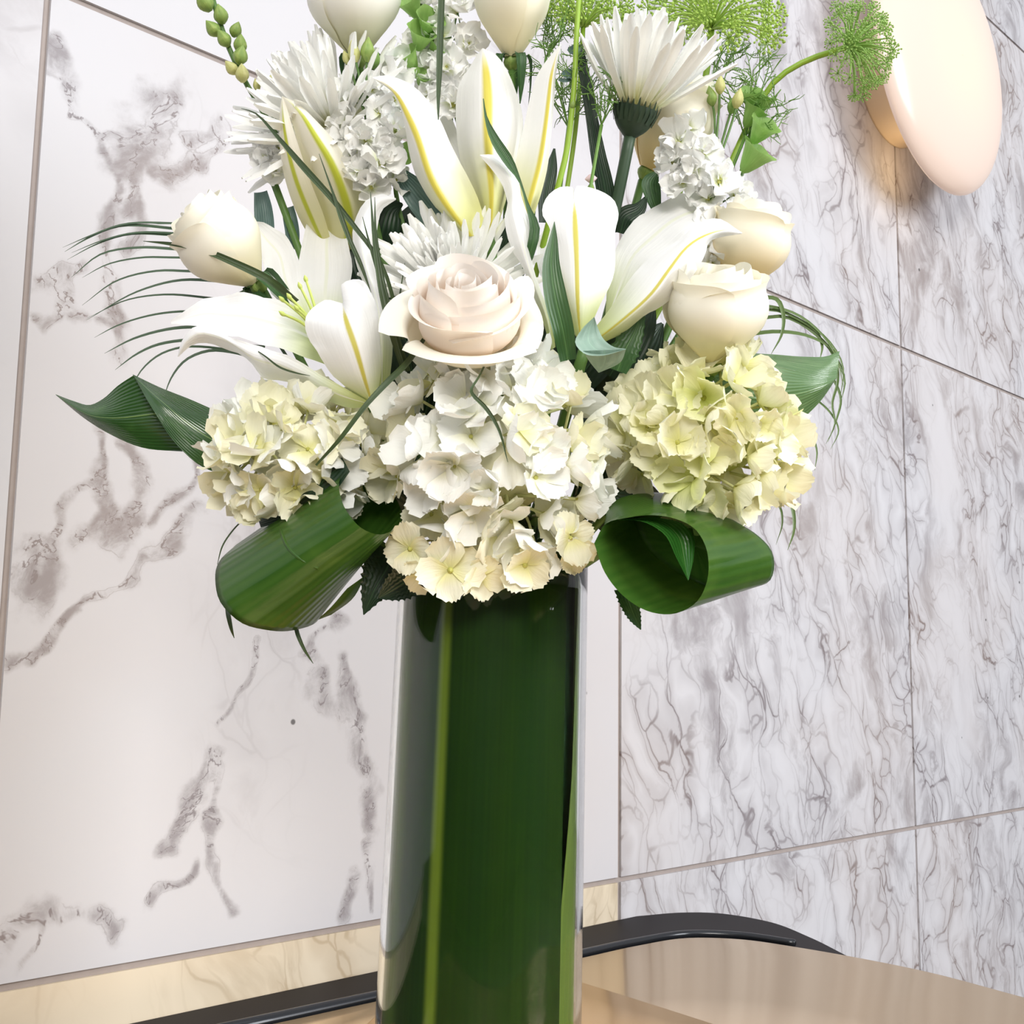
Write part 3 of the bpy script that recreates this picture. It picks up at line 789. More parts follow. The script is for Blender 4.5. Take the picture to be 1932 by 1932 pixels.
petal2(lb, [(1105,640,70),(1145,590,75),(1190,525,78),(1228,483,78),(1275,458,78),(1310,426,76),(1357,413,72),(1400,439,72)], [(1120,655,70),(1180,625,75),(1215,597,78),(1261,568,80),(1305,524,80),(1328,485,78),(1340,455,75),(1400,441,72)], 0, 'lily_rib', seed=10,
       Mid=[(1112,650,76),(1160,615,92),(1228,555,99),(1260,512,98),(1295,467,94),(1331,444,86),(1372,434,78),(1400,440,72)])
petal2(lb, [(1092,645,80),(1070,580,90),(1050,500,90),(1040,440,85),(1023,400,75),(1035,368,65),(1060,352,60),(1078,352,62),(1083,362,72)], [(1102,645,80),(1130,580,90),(1158,520,90),(1160,440,85),(1167,400,75),(1150,370,66),(1120,355,60),(1092,350,62),(1084,362,72)], 0, 'lily_rib', seed=11, ruffle=0.6,
       Mid=[(1096,648,82),(1090,580,99),(1088,500,101),(1085,420,95),(1083,363,73)])
stem_part(lb, A(1104, 655, 72), M['stem'], 0.004)

lc = thing('lily', A(925, 442, 45), 'upright white lily with yellow ribbed petals at the top middle', 'lily', 'white lilies')
petal2(lc, [(915,440,40),(885,360,32),(866,290,30),(860,220,28),(866,160,26),(885,128,24),(903,100,24),(910,91,24)], [(935,440,40),(960,360,34),(980,290,32),(987,233,30),(975,176,28),(958,136,26),(933,101,24),(911,91,24)], 0, 'lily_yel', seed=12, ruffle=0.5,
       Mid=[(926,442,50),(927,362,62),(922,290,64),(920,233,62),(920,181,56),(917,135,44),(913,108,34),(911,91,24)])
petal2(lc, [(878,445,50),(850,415,48),(824,393,45),(788,338,42),(770,280,42),(762,225,44),(747,182,46),(703,147,45)], [(922,440,50),(897,362,52),(860,292,52),(824,215,50),(785,166,48),(755,150,46),(726,142,45),(703,146,45)], 0, 'lily_yel', seed=13, ruffle=0.5,
       Mid=[(888,446,55),(848,396,70),(816,344,74),(785,254,72),(765,210,66),(747,178,58),(725,158,50),(703,147,45)])
petal2(lc, [(970,440,45),(960,370,42),(972,310,40),(988,240,38),(1000,185,38),(1016,137,38),(1040,103,38),(1058,83,38)], [(1000,425,48),(1018,375,50),(1034,310,50),(1040,250,50),(1045,200,48),(1048,150,44),(1053,110,42),(1059,83,38)], 0, 'lily_yel', seed=14, ruffle=0.5,
       Mid=[(985,438,52),(1002,370,60),(1018,310,62),(1028,250,60),(1035,192,54),(1041,140,47),(1050,105,42),(1058,83,38)])
petal2(lc, [(880,445,20),(850,340,5),(815,260,0),(800,220,0),(820,195,0)], [(920,445,20),(900,340,5),(870,260,0),(845,215,0),(822,195,0)], -4, 'lily', seed=15)
stem_part(lc, A(928, 448, 42), M['stem'], 0.004)

ld = thing('lily_bud', A(640, 500, -30), 'half open pale lily bud with yellow green ribs at upper left', 'lily bud')
petal2(ld, [(628,498,-30),(580,440,-12),(549,375,6),(532,310,20),(527,233,32),(529,200,36),(532,181,40)], [(634,498,-28),(612,410,6),(585,340,30),(568,290,40),(552,240,44),(540,200,41),(533,181,40)], 10, 'lily_bud', seed=16, ruffle=0)
petal2(ld, [(628,498,-30),(598,390,0),(578,330,22),(562,270,36),(548,220,40),(538,195,41),(533,182,40)], [(650,498,-30),(692,420,-10),(691,375,6),(665,320,24),(630,265,36),(595,226,39),(560,194,41),(534,182,40)], 0, 'lily_bud', seed=17, ruffle=0,
       Mid=[(640,500,-26),(660,420,14),(648,365,34),(624,305,48),(594,255,52),(569,215,50),(548,193,45),(534,182,40)])
petal2(ld, [(628,498,-34),(575,400,-14),(560,320,2),(545,250,16),(534,186,36)], [(650,498,-34),(672,350,-14),(630,280,2),(580,220,20),(535,185,36)], -4, 'lily_bud', seed=18, ruffle=0)
stem_part(ld, A(640, 500, -30), M['stem'], 0.004, via=[(655, 560, -55), (700, 680, -45)])


# ------------------------------------------------------------------ roses
def rose(base, axis, R, L, layers, label, mats, sepals=0, spin=0.0, seed=0, stemmat='stem', tw=.07, via=None):
    rg = np.random.default_rng(seed)
    b = A(*base); t = thing('rose', b, label, 'rose', 'roses'); fr = frame(face(axis), cam_r, spin)
    for li, (n, rs, hs, al, top, curl, ph, z0) in enumerate(layers):
        for k in range(n):
            phi = 2 * math.pi * k / n + ph + rg.uniform(-.15, .15); alpha = math.radians(al) * rg.uniform(.93, 1.07)
            nv, nu = 17, 17
            v = np.linspace(0, 1, nv); s = np.linspace(-1, 1, nu)
            rho = crv([(0, .2, 0), (.05, .62, 0), (.15, .9, 0), (.34, 1, 0), (.55, 1, 0), (.8, .35 + .65 * top, 0), (1, top + curl * .6, 0)], nv)[:, 1]
            rho = np.interp(v, np.linspace(0, 1, nv), rho) * R * rs * rg.uniform(.96, 1.04)
            wv = np.interp(v, [0, .25, .55, .8, .93, 1], [.75, .97, 1, .99, .95, .86])
            pk = rg.uniform(.0, .03)
            P = np.zeros((nv, nu, 3)); hj = rg.uniform(.96, 1.04); wob = rg.uniform(0, 6.28)
            for j in range(nv):
                th = phi + alpha * s * wv[j]
                zz_ = L * hs * hj * (z0 + (1 - z0) * (v[j] - (curl * 0.55) * max(0, v[j] - .72) ** 2 / .0784 * .5 + pk * v[j]**3 * (1 - np.abs(s)) ** 2 - .07 * v[j]**2 * s**6 + tw * s * v[j]**2))
                r = rho[j] * (1 + tw * .75 * s) + R * curl * 0.6 * max(0, v[j] - .7) ** 1.5 * (1 + 1.0 * np.abs(s) ** 3) + R * .025 * np.sin(s * 4 + wob) * v[j]**3
                P[j, :, 0] = r * np.cos(th); P[j, :, 1] = r * np.sin(th); P[j, :, 2] = zz_
            o = part('petal', MB().grid(b + P @ fr.T), M[mats[min(li, len(mats) - 1)]], t)
    if sepals:
        for k in range(sepals):
            ph = 2 * math.pi * k / sepals + .3; d = np.array([math.cos(ph), math.sin(ph), 0])
            pts = [b + fr @ (d * R * .12), b + fr @ (d * R * .42 + np.array([0, 0, L * .02])), b + fr @ (d * R * .5 - np.array([0, 0, L * .25])), b + fr @ (d * R * .45 - np.array([0, 0, L * .5]))]
            part('sepal', MB().grid(ribbon(pts, [R * .1, R * .16, R * .11, .0004], fr @ d, 10, 5, .3)), M['leaf_mid'], t)
    part('hip', MB().ellipsoid(b - fr[:, 2] * .003, fr[:, 2], .016, .0065), M['bud'], t)
    stem_part(t, b - fr[:, 2] * .009, M[stemmat], .003, via=via)
    return t


BUD = [(3, 1.0, .94, 92, .86, .16, .4, 0), (3, .94, 1.0, 90, .78, .08, 1.4, 0), (3, .82, 1.03, 86, .70, .03, .9, 0), (3, .62, 1.03, 84, .66, 0, .2, .1), (2, .40, 1.02, 95, .65, 0, .6, .2), (2, .20, 1.0, 110, .65, 0, 1.6, .3)]
rose((482, 532, 22), (-.62, .72, .32), .0285, .060, BUD, 'cream rose leaning left beside the arching palm leaflets', ['rose'], 4, .5, 1)
rose((1345, 682, 66), (.02, .95, .36), .0315, .056, BUD, 'plump cream rose nestled above the right yellow hydrangea', ['rose'], 0, 2.6, 2)
rose((1392, 545, 26), (.20, .93, .22), .0265, .055, BUD, 'pale peach rose at right, touching the marble wall side, above another rose', ['rose_peach', 'rose_peach', 'rose'], 0, .8, 3)
rose((676, 104, 0), (-.05, .95, .34), .031, .062, BUD, 'white rose at top left cut by the picture edge', ['rose_white'], 3, 1.6, 4)
rose((966, 108, 14), (.0, .98, .18), .0262, .066, [(3, 1.0, 1.0, 76, .9, .05, .9, 0)] + BUD[1:], 'tall cream rose at top middle above the upright lily', ['rose'], 5, .2, 5)
rose((1222, 318, -22), (.42, .86, .2), .031, .066, BUD, 'peach tinted rose half hidden behind the dark stemmed chrysanthemum', ['rose_peach', 'rose_peach', 'rose'], 0, 1.2, 6)
OPEN = [(3, 1.10, .56, 62, 1.10, .50, 4.1, 0), (3, 1.03, .82, 78, 1.04, .28, 1.0, 0), (3, .94, .96, 88, .96, .14, 2.2, .0), (3, .80, .99, 90, .92, .06, .4, .05), (3, .64, .99, 92, .90, .03, 1.5, .1), (3, .48, .98, 96, .88, 0, .2, .15), (2, .33, .97, 115, .88, 0, 1.0, .2), (2, .18, .98, 130, .9, 0, 2.2, .3)]
rose((880, 672, 92), (.04, .74, .68), .0300, .054, OPEN, 'open blush pink rose with a swirled heart in the middle of the bouquet', ['rose', 'rose_blush', 'rose_blush'], 0, 4.3, 7, tw=.13)


# ------------------------------------------------------------------ hydrangeas and stocks
def petal_mesh(name, mat, seed, hw=.5, serr=.05, cup=.18, bend=.2, ruf=.05, nv=8, nu=9):
    rg = np.random.default_rng(seed); v = np.linspace(0, 1, nv); u = np.linspace(-1, 1, nu)
    w = hw * np.interp(v, [0, .15, .4, .65, .85, 1], [.16, .5, .92, 1, .8, .45]) * rg.uniform(.92, 1.08)
    P = np.zeros((nv, nu, 3)); p1, p2 = rg.uniform(0, 6.28, 2)
    for j in range(nv):
        x = .05 + .95 * v[j] + .0 * u
        x = x - .10 * v[j]**4 * u**2 + (.05 * math.sin(p1) * u if j > nv / 2 else 0)
        y = w[j] * u
        if j >= nv / 2:
            zig = serr * np.where(np.arange(nu) % 2 == 0, 1, -1); y = y + (np.where(np.abs(u) > .95, np.sign(u) * serr * (1 if j % 2 else -1), 0)); x = x + (zig if j == nv - 1 else 0)
        z = bend * v[j]**2 + cup * u**2 * w[j] * 1.2 + ruf * np.sin(5 * v[j] + p1) * u + ruf * np.sin(4 * u + p2) * v[j]**2
        P[j] = np.stack([x, y, z], 1)
    return MB().grid(P).mesh(name, M[mat])


def floret_core(name, r=.13, ln=1.3, mat='eye', ped='pedicel'):
    mb = MB().ellipsoid((0, 0, .06), (0, 0, 1), r * 2, r, 8, 5)
    me = mb.tube([(0, 0, 0), (.05, 0, -ln * .5), (0, .08, -ln)], [.05, .045, .05], 5).mesh(name, M[mat])
    me.materials.append(M[ped]); idx = [0] * (8 * 4) + [1] * (len(me.polygons) - 32); me.polygons.foreach_set('material_index', idx)
    return me


def floret(parent, pos, axis, r, petals, core, rg, n=4, tilt=(.0, .35), spin=None):
    f = inst('floret', core, parent, mat4(frame(axis, None, rg.uniform(0, 6.28) if spin is None else spin), pos - origin(parent), r))
    for k in range(n):
        a = 2 * math.pi * k / n + rg.uniform(-.12, .12)
        R = np.array(Matrix.Rotation(a, 3, 'Z') @ Matrix.Rotation(-rg.uniform(*tilt), 3, 'Y') @ Matrix.Rotation(rg.uniform(-.2, .2), 3, 'X'))
        inst('petal', petals[rg.integers(len(petals))], f, mat4(R, (0, 0, .01 * k), rg.uniform(.88, 1.1)))
    return f


def hydrangea(center, radii, n, fr, keys, label, seed, keep=.0, group='hydrangea heads', lean=(0, .25, 1)):
    rg = np.random.default_rng(seed); c = A(*center)
    t = thing('hydrangea', c, label, 'hydrangea', group)
    pet = {k: [petal_mesh('petal', k, seed * 10 + i, hw=.56 + .05 * (i % 3), serr=.03, bend=[.08, .35, -.12, .5][i], cup=[.12, .4, .06, .5][i], ruf=.08) for i in range(4)] for k in set(k for k, _ in keys)}
    core = floret_core('floret', .075, 1.6); ln = nrm(lean)
    rr = np.array(radii) / 1000; out = []
    for i in range(n):
        z = 1 - 2 * (i + .5) / n; ph = i * 2.39996
        d = np.array([math.sqrt(1 - z * z) * math.cos(ph), math.sqrt(1 - z * z) * math.sin(ph), z]) + rg.normal(0, .07, 3); d = nrm(d)
        if d @ ln < keep: continue
        w = cam_r * d[0] * rr[0] + cam_u * d[1] * rr[1] - cam_f * d[2] * rr[2]
        nn = nrm(cam_r * d[0] / rr[0] + cam_u * d[1] / rr[1] - cam_f * d[2] / rr[2]) + rg.normal(0, .40, 3)
        nn = nn + cam_u * .12
        x = rg.random(); acc = 0
        for k, pr in keys:
            acc += pr
            if x <= acc: break
        floret(t, c + w * rg.uniform(.84, 1.03), nn, fr / 1000 * rg.uniform(.86, 1.14), pet[k], core, rg, 4, (-.05, .75))
    mb = MB(); mb.ellipsoid(c, cam_u, rr[1] * 1.25, min(rr) * .84, 14, 9); part('flower_core', mb, M[keys[-1][0]], t, 'pale green inner florets and stalks')
    mbp = MB()
    stem_part(t, c - cam_u * rr[1] * .4 + cam_f * .01, M['stem'], .0045)
    return t


hydrangea((932, 868, 62), (63, 67, 56), 104, 22, [('hyd_white', .72), ('hyd_cream', .28)], 'big white hydrangea head spilling over the vase rim in the middle', 21, .02)
hydrangea((566, 868, 48), (48, 39, 44), 78, 20, [('hyd_cream', .75), ('hyd_white', .25)], 'cream hydrangea head under the left open lily', 22, .0)
hydrangea((1324, 828, 48), (52, 55, 48), 92, 20.5, [('hyd_yel', .6), ('hyd_cream', .34), ('hyd_lime', .06)], 'pale yellow hydrangea head at right above the rolled leaf', 23, .0)
# lower drooping florets of the middle head
hm = [o for o in COL.objects if o.get('category') == 'hydrangea'][0]
rg = np.random.default_rng(5)
pw = [petal_mesh('petal', 'hyd_cream', 300 + i, hw=.56, serr=.035, bend=[.1, .0, .2][i], cup=.12) for i in range(3)]
cw = floret_core('floret', .10, 1.6)
for (x, y, d, s, ax) in [(850, 1075, 95, 20, (-.1, -.15, 1)), (775, 1035, 88, 17, (-.5, -.2, .9)), (990, 1065, 92, 18, (.2, -.3, 1)), (1075, 1015, 88, 17, (.5, -.1, .9)), (905, 1085, 90, 15, (.4, -.3, .8)), (800, 1085, 84, 15, (-.2, -.5, .8)), (1085, 1045, 80, 14, (.4, -.4, .8))]:
    floret(hm, A(x, y, d), face(ax), s / 1000, pw, cw, rg, 4, (-.1, .55))


def bud_mesh(name, mat, n=8):
    return MB().ellipsoid((0, 0, .5), (0, 0, 1), 1.0, .3, n, 8, lambda t: .30 * math.sin(math.pi * min(max(t, .03), .99) ** .75) ** .9).mesh(name, M[mat])


BUDM = {k: bud_mesh('bud', k) for k in ('bud', 'bud_y', 'bell')}


def stock(base, florets, buds, label, seed, top, r=11):
    rg = np.random.default_rng(seed); t = thing('stock_flower', A(*base), label, 'stock flower', 'white stock spikes')
    pet = [petal_mesh('petal', 'stock', seed * 7 + i, hw=.6, serr=.02, bend=[.25, .5, .1][i], cup=[.2, .35, .1][i], ruf=.16) for i in range(3)]
    core = floret_core('floret', .12, 1.2, 'eye', 'stem')
    part('stem', MB().tube(crv(AP([base, ((base[0] + top[0]) / 2, (base[1] + top[1]) / 2, (base[2] + top[2]) / 2), top]), 10), .0022, 6), M['stem'], t)
    for f in florets:
        x, y, d = f[:3]; sc = f[3] if len(f) > 3 else 1
        k = np.interp(y, [top[1], base[1]], [0, 1]); cx = top[0] + (base[0] - top[0]) * k
        ax = face(((x - cx) / 60 + rg.normal(0, .2), .25 + rg.normal(0, .2), .85))
        floret(t, A(x, y, d), ax, r * sc / 1000 * rg.uniform(.92, 1.1), pet, core, rg, 5, (-.1, .35))
        floret(t, A(x, y, d) + ax * .003, ax + rg.normal(0, .2, 3), r * sc * .66 / 1000, pet, core, rg, 4, (.5, .95))
    for (x, y, d, s, m, dx) in buds:
        b = A(x, y, d); ax = face((dx, .95, .25)); e = A(*top)
        inst('bud', BUDM[m], t, mat4(frame(ax, None, 0), b - origin(t), s / 1000))
        part('bud_stalk', MB().tube(crv([e * .6 + A(*base) * .4, b - ax * .004, b + ax * .003], 8), .0009, 5), M['stem'], t)
    stem_part(t, A(*base), M['stem'], .003)
    return t


stock((700, 385, 10), [(655, 235, 20), (715, 215, 24), (690, 265, 32), (745, 250, 26), (665, 295, 24), (715, 310, 34), (650, 185, 14, .9), (700, 170, 16, .9), (742, 188, 18), (700, 355, 26), (745, 340, 18), (738, 130, 12, 1.1), (640, 265, 14), (725, 275, 30, .9), (680, 330, 30)],
      [(658, 122, 18, 10, 'bud_y', -.35), (672, 118, 22, 15, 'bud_y', -.2), (692, 118, 22, 17, 'bud', .1), (703, 130, 12, 14, 'bell', .25)], 'white stock spike with open florets between the lily bud and upright lily', 31, (695, 150, 12), 14.5)
stock((850, 250, -8), [(805, 8, 2), (862, 22, 6, 1.15), (835, 70, 8, 1.1), (880, 85, 6), (845, 130, 10, 1.2), (880, 165, 6, 1.1), (815, 128, 4), (855, 200, 10, 1.2), (800, 75, -2), (890, 220, 4), (815, 180, 2), (820, -25, 4, 1.2), (880, -20, 0, 1.1)], [], 'white stock spike behind the thin dark blade at top middle', 32, (845, -40, -6), 15)
stock((1340, 440, 20), [(1282, 272, 26, 1.15), (1330, 290, 30), (1270, 310, 22), (1312, 325, 30, 1.05), (1355, 345, 30, 1.15), (1290, 345, 26), (1385, 370, 18), (1335, 378, 24), (1300, 245, 20), (1345, 430, 30, 1.1), (1350, 475, 34, 1.0), (1378, 410, 20, 1.1), (1340, 500, 30, .8)],
      [(1358, 178, 20, 13, 'bud_y', 0), (1345, 200, 16, 14, 'bud', -.25), (1388, 205, 22, 14, 'bud_y', .2), (1378, 215, 14, 14, 'bell', .3)], 'white stock spike with yellow buds under the chrysanthemum at right', 33, (1350, 260, 14), 15)
stock((515, 340, -5), [(505, 300, -5, 1.1), (520, 325, 0, 1.0), (530, 285, -8, 1.2), (508, 275, -10)], [(487, 172, -5, 9, 'bud_y', -.2), (510, 165, -5, 10, 'bud_y', .2)], 'small pale stock flower behind the lily bud at left', 34, (525, 200, -8), 13)


# ------------------------------------------------------------------ spider chrysanthemums
def quill_mesh(seed):
    rg = np.random.default_rng(seed); nv, nu = 9, 5; v = np.linspace(0, 1, nv); b = rg.uniform(-.02, .16); sd = rg.uniform(-.05, .05)
    w = np.interp(v, [0, .1, .5, .85, .95, 1], [.018, .024, .036, .042, .034, .014]); u = np.linspace(-1, 1, nu)
    P = np.zeros((nv, nu, 3))
    for j in range(nv):
        P[j] = np.stack([-b * v[j]**2 + .9 * w[j] * (1 - u**2) * -1 * (1.0), sd * v[j]**2 + w[j] * u, v[j] + 0 * u], 1)
    return MB().grid(P).mesh('petal', M['mum'])


QM = [quill_mesh(i) for i in range(6)]


def mum(center, axis, L, rings, label, seed, calyx=False, via=None, stemr=.0035, heart=True):
    rg = np.random.default_rng(seed); c = A(*center); t = thing('spider_chrysanthemum', c, label, 'chrysanthemum', 'white spider chrysanthemums'); fr = frame(face(axis), cam_r, 0)
    for (n, th, ls, z) in rings:
        for k in range(n):
            a = 2 * math.pi * (k + rg.uniform(-.3, .3)) / n; tt = math.radians(th + rg.normal(0, 4.5))
            d = np.array([math.sin(tt) * math.cos(a), math.sin(tt) * math.sin(a), math.cos(tt)])
            x = np.array([math.cos(tt) * math.cos(a), math.cos(tt) * math.sin(a), -math.sin(tt)]); y = np.cross(d, x)
            R = fr @ np.stack([x, y, d], 1)
            pos = fr @ np.array([math.cos(a) * .006 * math.sin(tt) * 1.2, math.sin(a) * .006 * math.sin(tt) * 1.2, z])
            lw = rg.uniform(.95, 1.25)
            inst('petal', QM[rg.integers(6)], t, mat4(R, pos, (L * 1.25 * lw, L * 1.25 * lw, L * ls * rg.uniform(.86, 1.06))))
    if calyx:
        mb = MB().ellipsoid(c - fr[:, 2] * .0035, fr[:, 2], .021, .0145, 16, 9, lambda q: .0145 * math.sin(math.pi * min(max(q, .04), .85) * .62) ** .6)
        part('calyx', mb, M['calyx'], t, 'dark green scaly calyx')
        for k in range(26):
            a = 2 * math.pi * k / 26; d = np.array([math.cos(a), math.sin(a), 0]); h = .004 + .003 * (k % 3 == 0)
            pts = [c + fr @ (d * .0132 + np.array([0, 0, -.002 - .002 * (k % 2)])), c + fr @ (d * .0156 + np.array([0, 0, .003])), c + fr @ (d * (.0165 + .001 * (k % 2)) + np.array([0, 0, .006 + h]))]
            part('bract', MB().grid(ribbon(pts, [.0016, .0013, .0002], fr @ d, 5, 3, .2)), M['calyx'], t)
    stem_part(t, c - fr[:, 2] * .008, M['stem_dark' if calyx else 'stem'], stemr, via=via)
    return t


mum((1196, 222, 34), (.22, .95, .22), .066, [(14, 6, .92, .004), (20, 18, .95, .004), (24, 30, .98, .003), (26, 41, 1.0, .002), (22, 50, 1.02, .001)], 'white spider chrysanthemum seen from the side with a dark green calyx', 41, True, via=[(1178, 310, 26), (1160, 395, 16), (1140, 470, 5)], stemr=.0042)
mum((628, 250, -16), (-.5, .70, .5), .072, [(16, 10, .8, .004), (22, 24, .86, .004), (26, 40, .92, .003), (28, 56, .98, .002), (28, 70, 1.0, .001), (26, 84, 1.0, 0)], 'white spider chrysanthemum fanning out behind the lily bud at left', 42, via=[(632, 330, -48), (655, 440, -56), (690, 540, -50)])
mum((858, 556, 34), (-.2, .56, .8), .057, [(18, 8, .8, .004), (24, 22, .86, .004), (28, 38, .92, .003), (30, 54, .98, .002), (30, 70, 1.0, .001), (26, 86, 1.0, 0)], 'white spider chrysanthemum tucked behind the blush rose', 43)


# ------------------------------------------------------------------ green umbels, feathery sprigs, buds and bells
def umbellet_mesh(seed, mat, n=22, spread=1.7):
    rg = np.random.default_rng(seed); mb = MB()
    for i in range(n):
        a = i * 2.39996; th = spread * math.sqrt((i + .5) / n); d = np.array([math.sin(th) * math.cos(a), math.sin(th) * math.sin(a), math.cos(th)])
        e = d * rg.uniform(.85, 1.1)
        mb.tube([d * 0.02, e * .9], [.035, .028], 3, False); mb.ellipsoid(e, d, .34, .15, 5, 4)
    return mb.mesh('umbellet', M[mat])


def umbel(base, axis, n, L, spread, sz, label, seed, mat, stem_pts, stemr, group, droop=0.0, raym=None):
    rg = np.random.default_rng(seed); c = A(*base); t = thing('green_umbel', c, label, 'flower', group); fr = frame(face(axis), cam_r, 0)
    um = [umbellet_mesh(seed + i, mat) for i in range(3)]
    for i in range(n):
        a = i * 2.39996 + rg.uniform(-.2, .2); th = math.radians(spread) * math.sqrt((i + .5) / n); l = L * rg.uniform(.86, 1.08)
        d = fr @ np.array([math.sin(th) * math.cos(a), math.sin(th) * math.sin(a), math.cos(th)])
        e = c + d * l - np.array([0, 0, droop * l * math.sin(th)]); m = c + d * l * .55 + fr[:, 2] * l * .06
        r = part('ray', MB().tube(crv([c, m, e], 7), np.linspace(.0009, .0005, 7), 5), M[raym or mat], t)
        ed = nrm(e - m + face((0, .1, .1)) * .002)
        inst('umbellet', um[i % 3], r, mat4(frame(ed, None, rg.uniform(0, 6)), e - origin(t), sz * rg.uniform(.85, 1.15)))
    part('stem', MB().tube(crv(AP([base] + stem_pts), 22), stemr, 8), M['stem_lime'], t)
    return t


umbel((1600, 88, 10), (.75, .12, .62), 64, .0305, 96, .0046, 'small lacy green umbel on an arching lime stem in front of the wall lamp', 51, 'umbel2', [(1578, 95, 6), (1520, 115, 0), (1465, 150, -5), (1430, 200, -10), (1400, 260, -12), (1330, 420, -10), (1180, 700, 0)], .0021, 'green lacy umbels', .15)
umbel((1342, 55, -2), (.05, .88, .42), 60, .047, 92, .0074, 'large lacy green umbel spreading behind the chrysanthemum at the top', 52, 'umbel', [(1338, 100, -6), (1325, 180, -12), (1300, 300, -18), (1180, 640, 0)], .0024, 'green lacy umbels', .12)
umbel((1100, 52, -8), (.1, .95, .2), 40, .034, 80, .0066, 'lacy green umbel at the top edge beside the tall cream rose', 53, 'umbel', [(1098, 100, -10), (1085, 250, -12), (1060, 420, -10), (1020, 700, 0)], .0018, 'green lacy umbels', .1)
ls = thing('flower_stalk', A(1050, 372, 30), 'thick lime green stalk rising past the upright lily to the top edge', 'stalk')
part('stalk', MB().tube(crv(AP([(1096, -60, 44), (1088, 60, 44), (1082, 180, 40), (1068, 290, 34), (1048, 370, 28), (1020, 480, 10), (980, 640, 0)]), 24), np.linspace(.0017, .0024, 24), 8), M['stem_lime'], ls)
inst('leaf_node', BUDM['bud'], ls, mat4(frame(face((.2, .9, .2))), A(1079, 205, 40) - origin(ls), .006))


def feather(mb, p, d, L, depth, rg, r):
    q = p + d * L; m = (p + q) / 2 + rg.normal(0, .06, 3) * L
    mb.tube([p, m, q], [r, r * .85, r * .6], 4, False)
    if depth == 0: return
    n = 5 if depth > 1 else 6
    for i in range(n):
        s = p + (q - p) * (.25 + .75 * i / (n - 1)); dd = nrm(d * .7 + nrm(rg.normal(0, 1, 3)) * .8)
        feather(mb, s, dd, L * rg.uniform(.35, .5), depth - 1, rg, r * .75)


def fern(base, axis, L, label, seed, n=5, depth=2):
    rg = np.random.default_rng(seed); b = A(*base); mb = MB()
    for i in range(n):
        d = nrm(face(axis) + rg.normal(0, .33, 3)); feather(mb, b, d, L * rg.uniform(.7, 1.1), depth, rg, .00055)
    t = thing('feathery_sprig', b, label, 'foliage', 'feathery sprigs'); part('fronds', mb, M['fern'], t)
    stem_part(t, b, M['fern'], .0012)


fern((1072, 240, 4), (.02, 1, .15), .055, 'fine feathery sprig behind the lime stalk', 61, 8, 2)
fern((1135, 235, 36), (.25, .75, .3), .028, 'dark wispy sprig curling round the chrysanthemum calyx', 62, 4, 2)
fern((1405, 260, -5), (.25, .8, .3), .042, 'bright feathery sprig at right under the arching umbel stem', 63, 8, 2)
fern((1030, 110, -14), (.25, 1, .1), .040, 'feathery green sprig beside the tall cream rose', 64, 6, 2)
fern((1345, 150, -16), (.5, .7, .1), .038, 'feathery sprig in the shade under the large umbel', 65, 5, 2)

sp = thing('snapdragon_spike', A(480, 190, -5), 'green budded snapdragon spike at upper left against the marble', 'snapdragon')
part('stem', MB().tube(crv(AP([(385, -60, 0), (408, 20, 0), (430, 85, 0), (455, 140, -2), (490, 200, -10), (560, 330, -36), (680, 600, -50), (860, 960, -10)]), 24), .0020, 7), M['stem'], sp)
for (x, y, s, dx, m) in [(397, 22, 21, -.5, 'bud'), (421, 46, 18, -.15, 'bud'), (413, 68, 17, -.75, 'bud'), (440, 70, 15, .5, 'bud'), (432, 88, 17, -.55, 'bud'), (452, 100, 17, .2, 'bud'), (450, 122, 18, .35, 'bud'), (447, 140, 15, -.8, 'bud'), (458, 156, 17, .05, 'bud'), (400, -10, 20, .4, 'bud'), (380, -20, 20, -.6, 'bud')]:
    for kk in (0,):
        inst('bud', BUDM['bud_y' if y > 130 else m], sp, mat4(frame(face((dx, .85, .5)), None, x), A(x, y, 2) - origin(sp), (s * 1.0e-3, s * 1.0e-3, s * .78e-3)))


def bells(base, items, label, seed, stem_pts):
    rg = np.random.default_rng(seed); t = thing('bells_of_ireland', A(*base), label, 'bell flower', 'bells of ireland')
    part('stem', MB().tube(crv(AP(stem_pts), 16), .0018, 6), M['stem'], t)
    for (x, y, d, s, ax) in items:
        n = 20; th = np.linspace(0, 2 * math.pi, n, endpoint=False); prof = [(.08, 0), (.2, .12), (.34, .4), (.48, .72), (.62, .95), (.70, 1.0)]
        P = np.zeros((len(prof), n, 3)); ph = rg.uniform(0, 6)
        for j, (r, z) in enumerate(prof):
            rr = r * (1 + .06 * np.cos(5 * th + ph) * (j / 5) ** 2)
            P[j] = np.stack([rr * np.cos(th), rr * np.sin(th), z + .03 * np.cos(5 * th + ph) * (j / 5) ** 3], 1)
        c = A(x, y, d); R = frame(face(ax), None, ph)
        part('bell', MB().grid(c + (P * s / 1000) @ R.T, True), M['bell'], t)


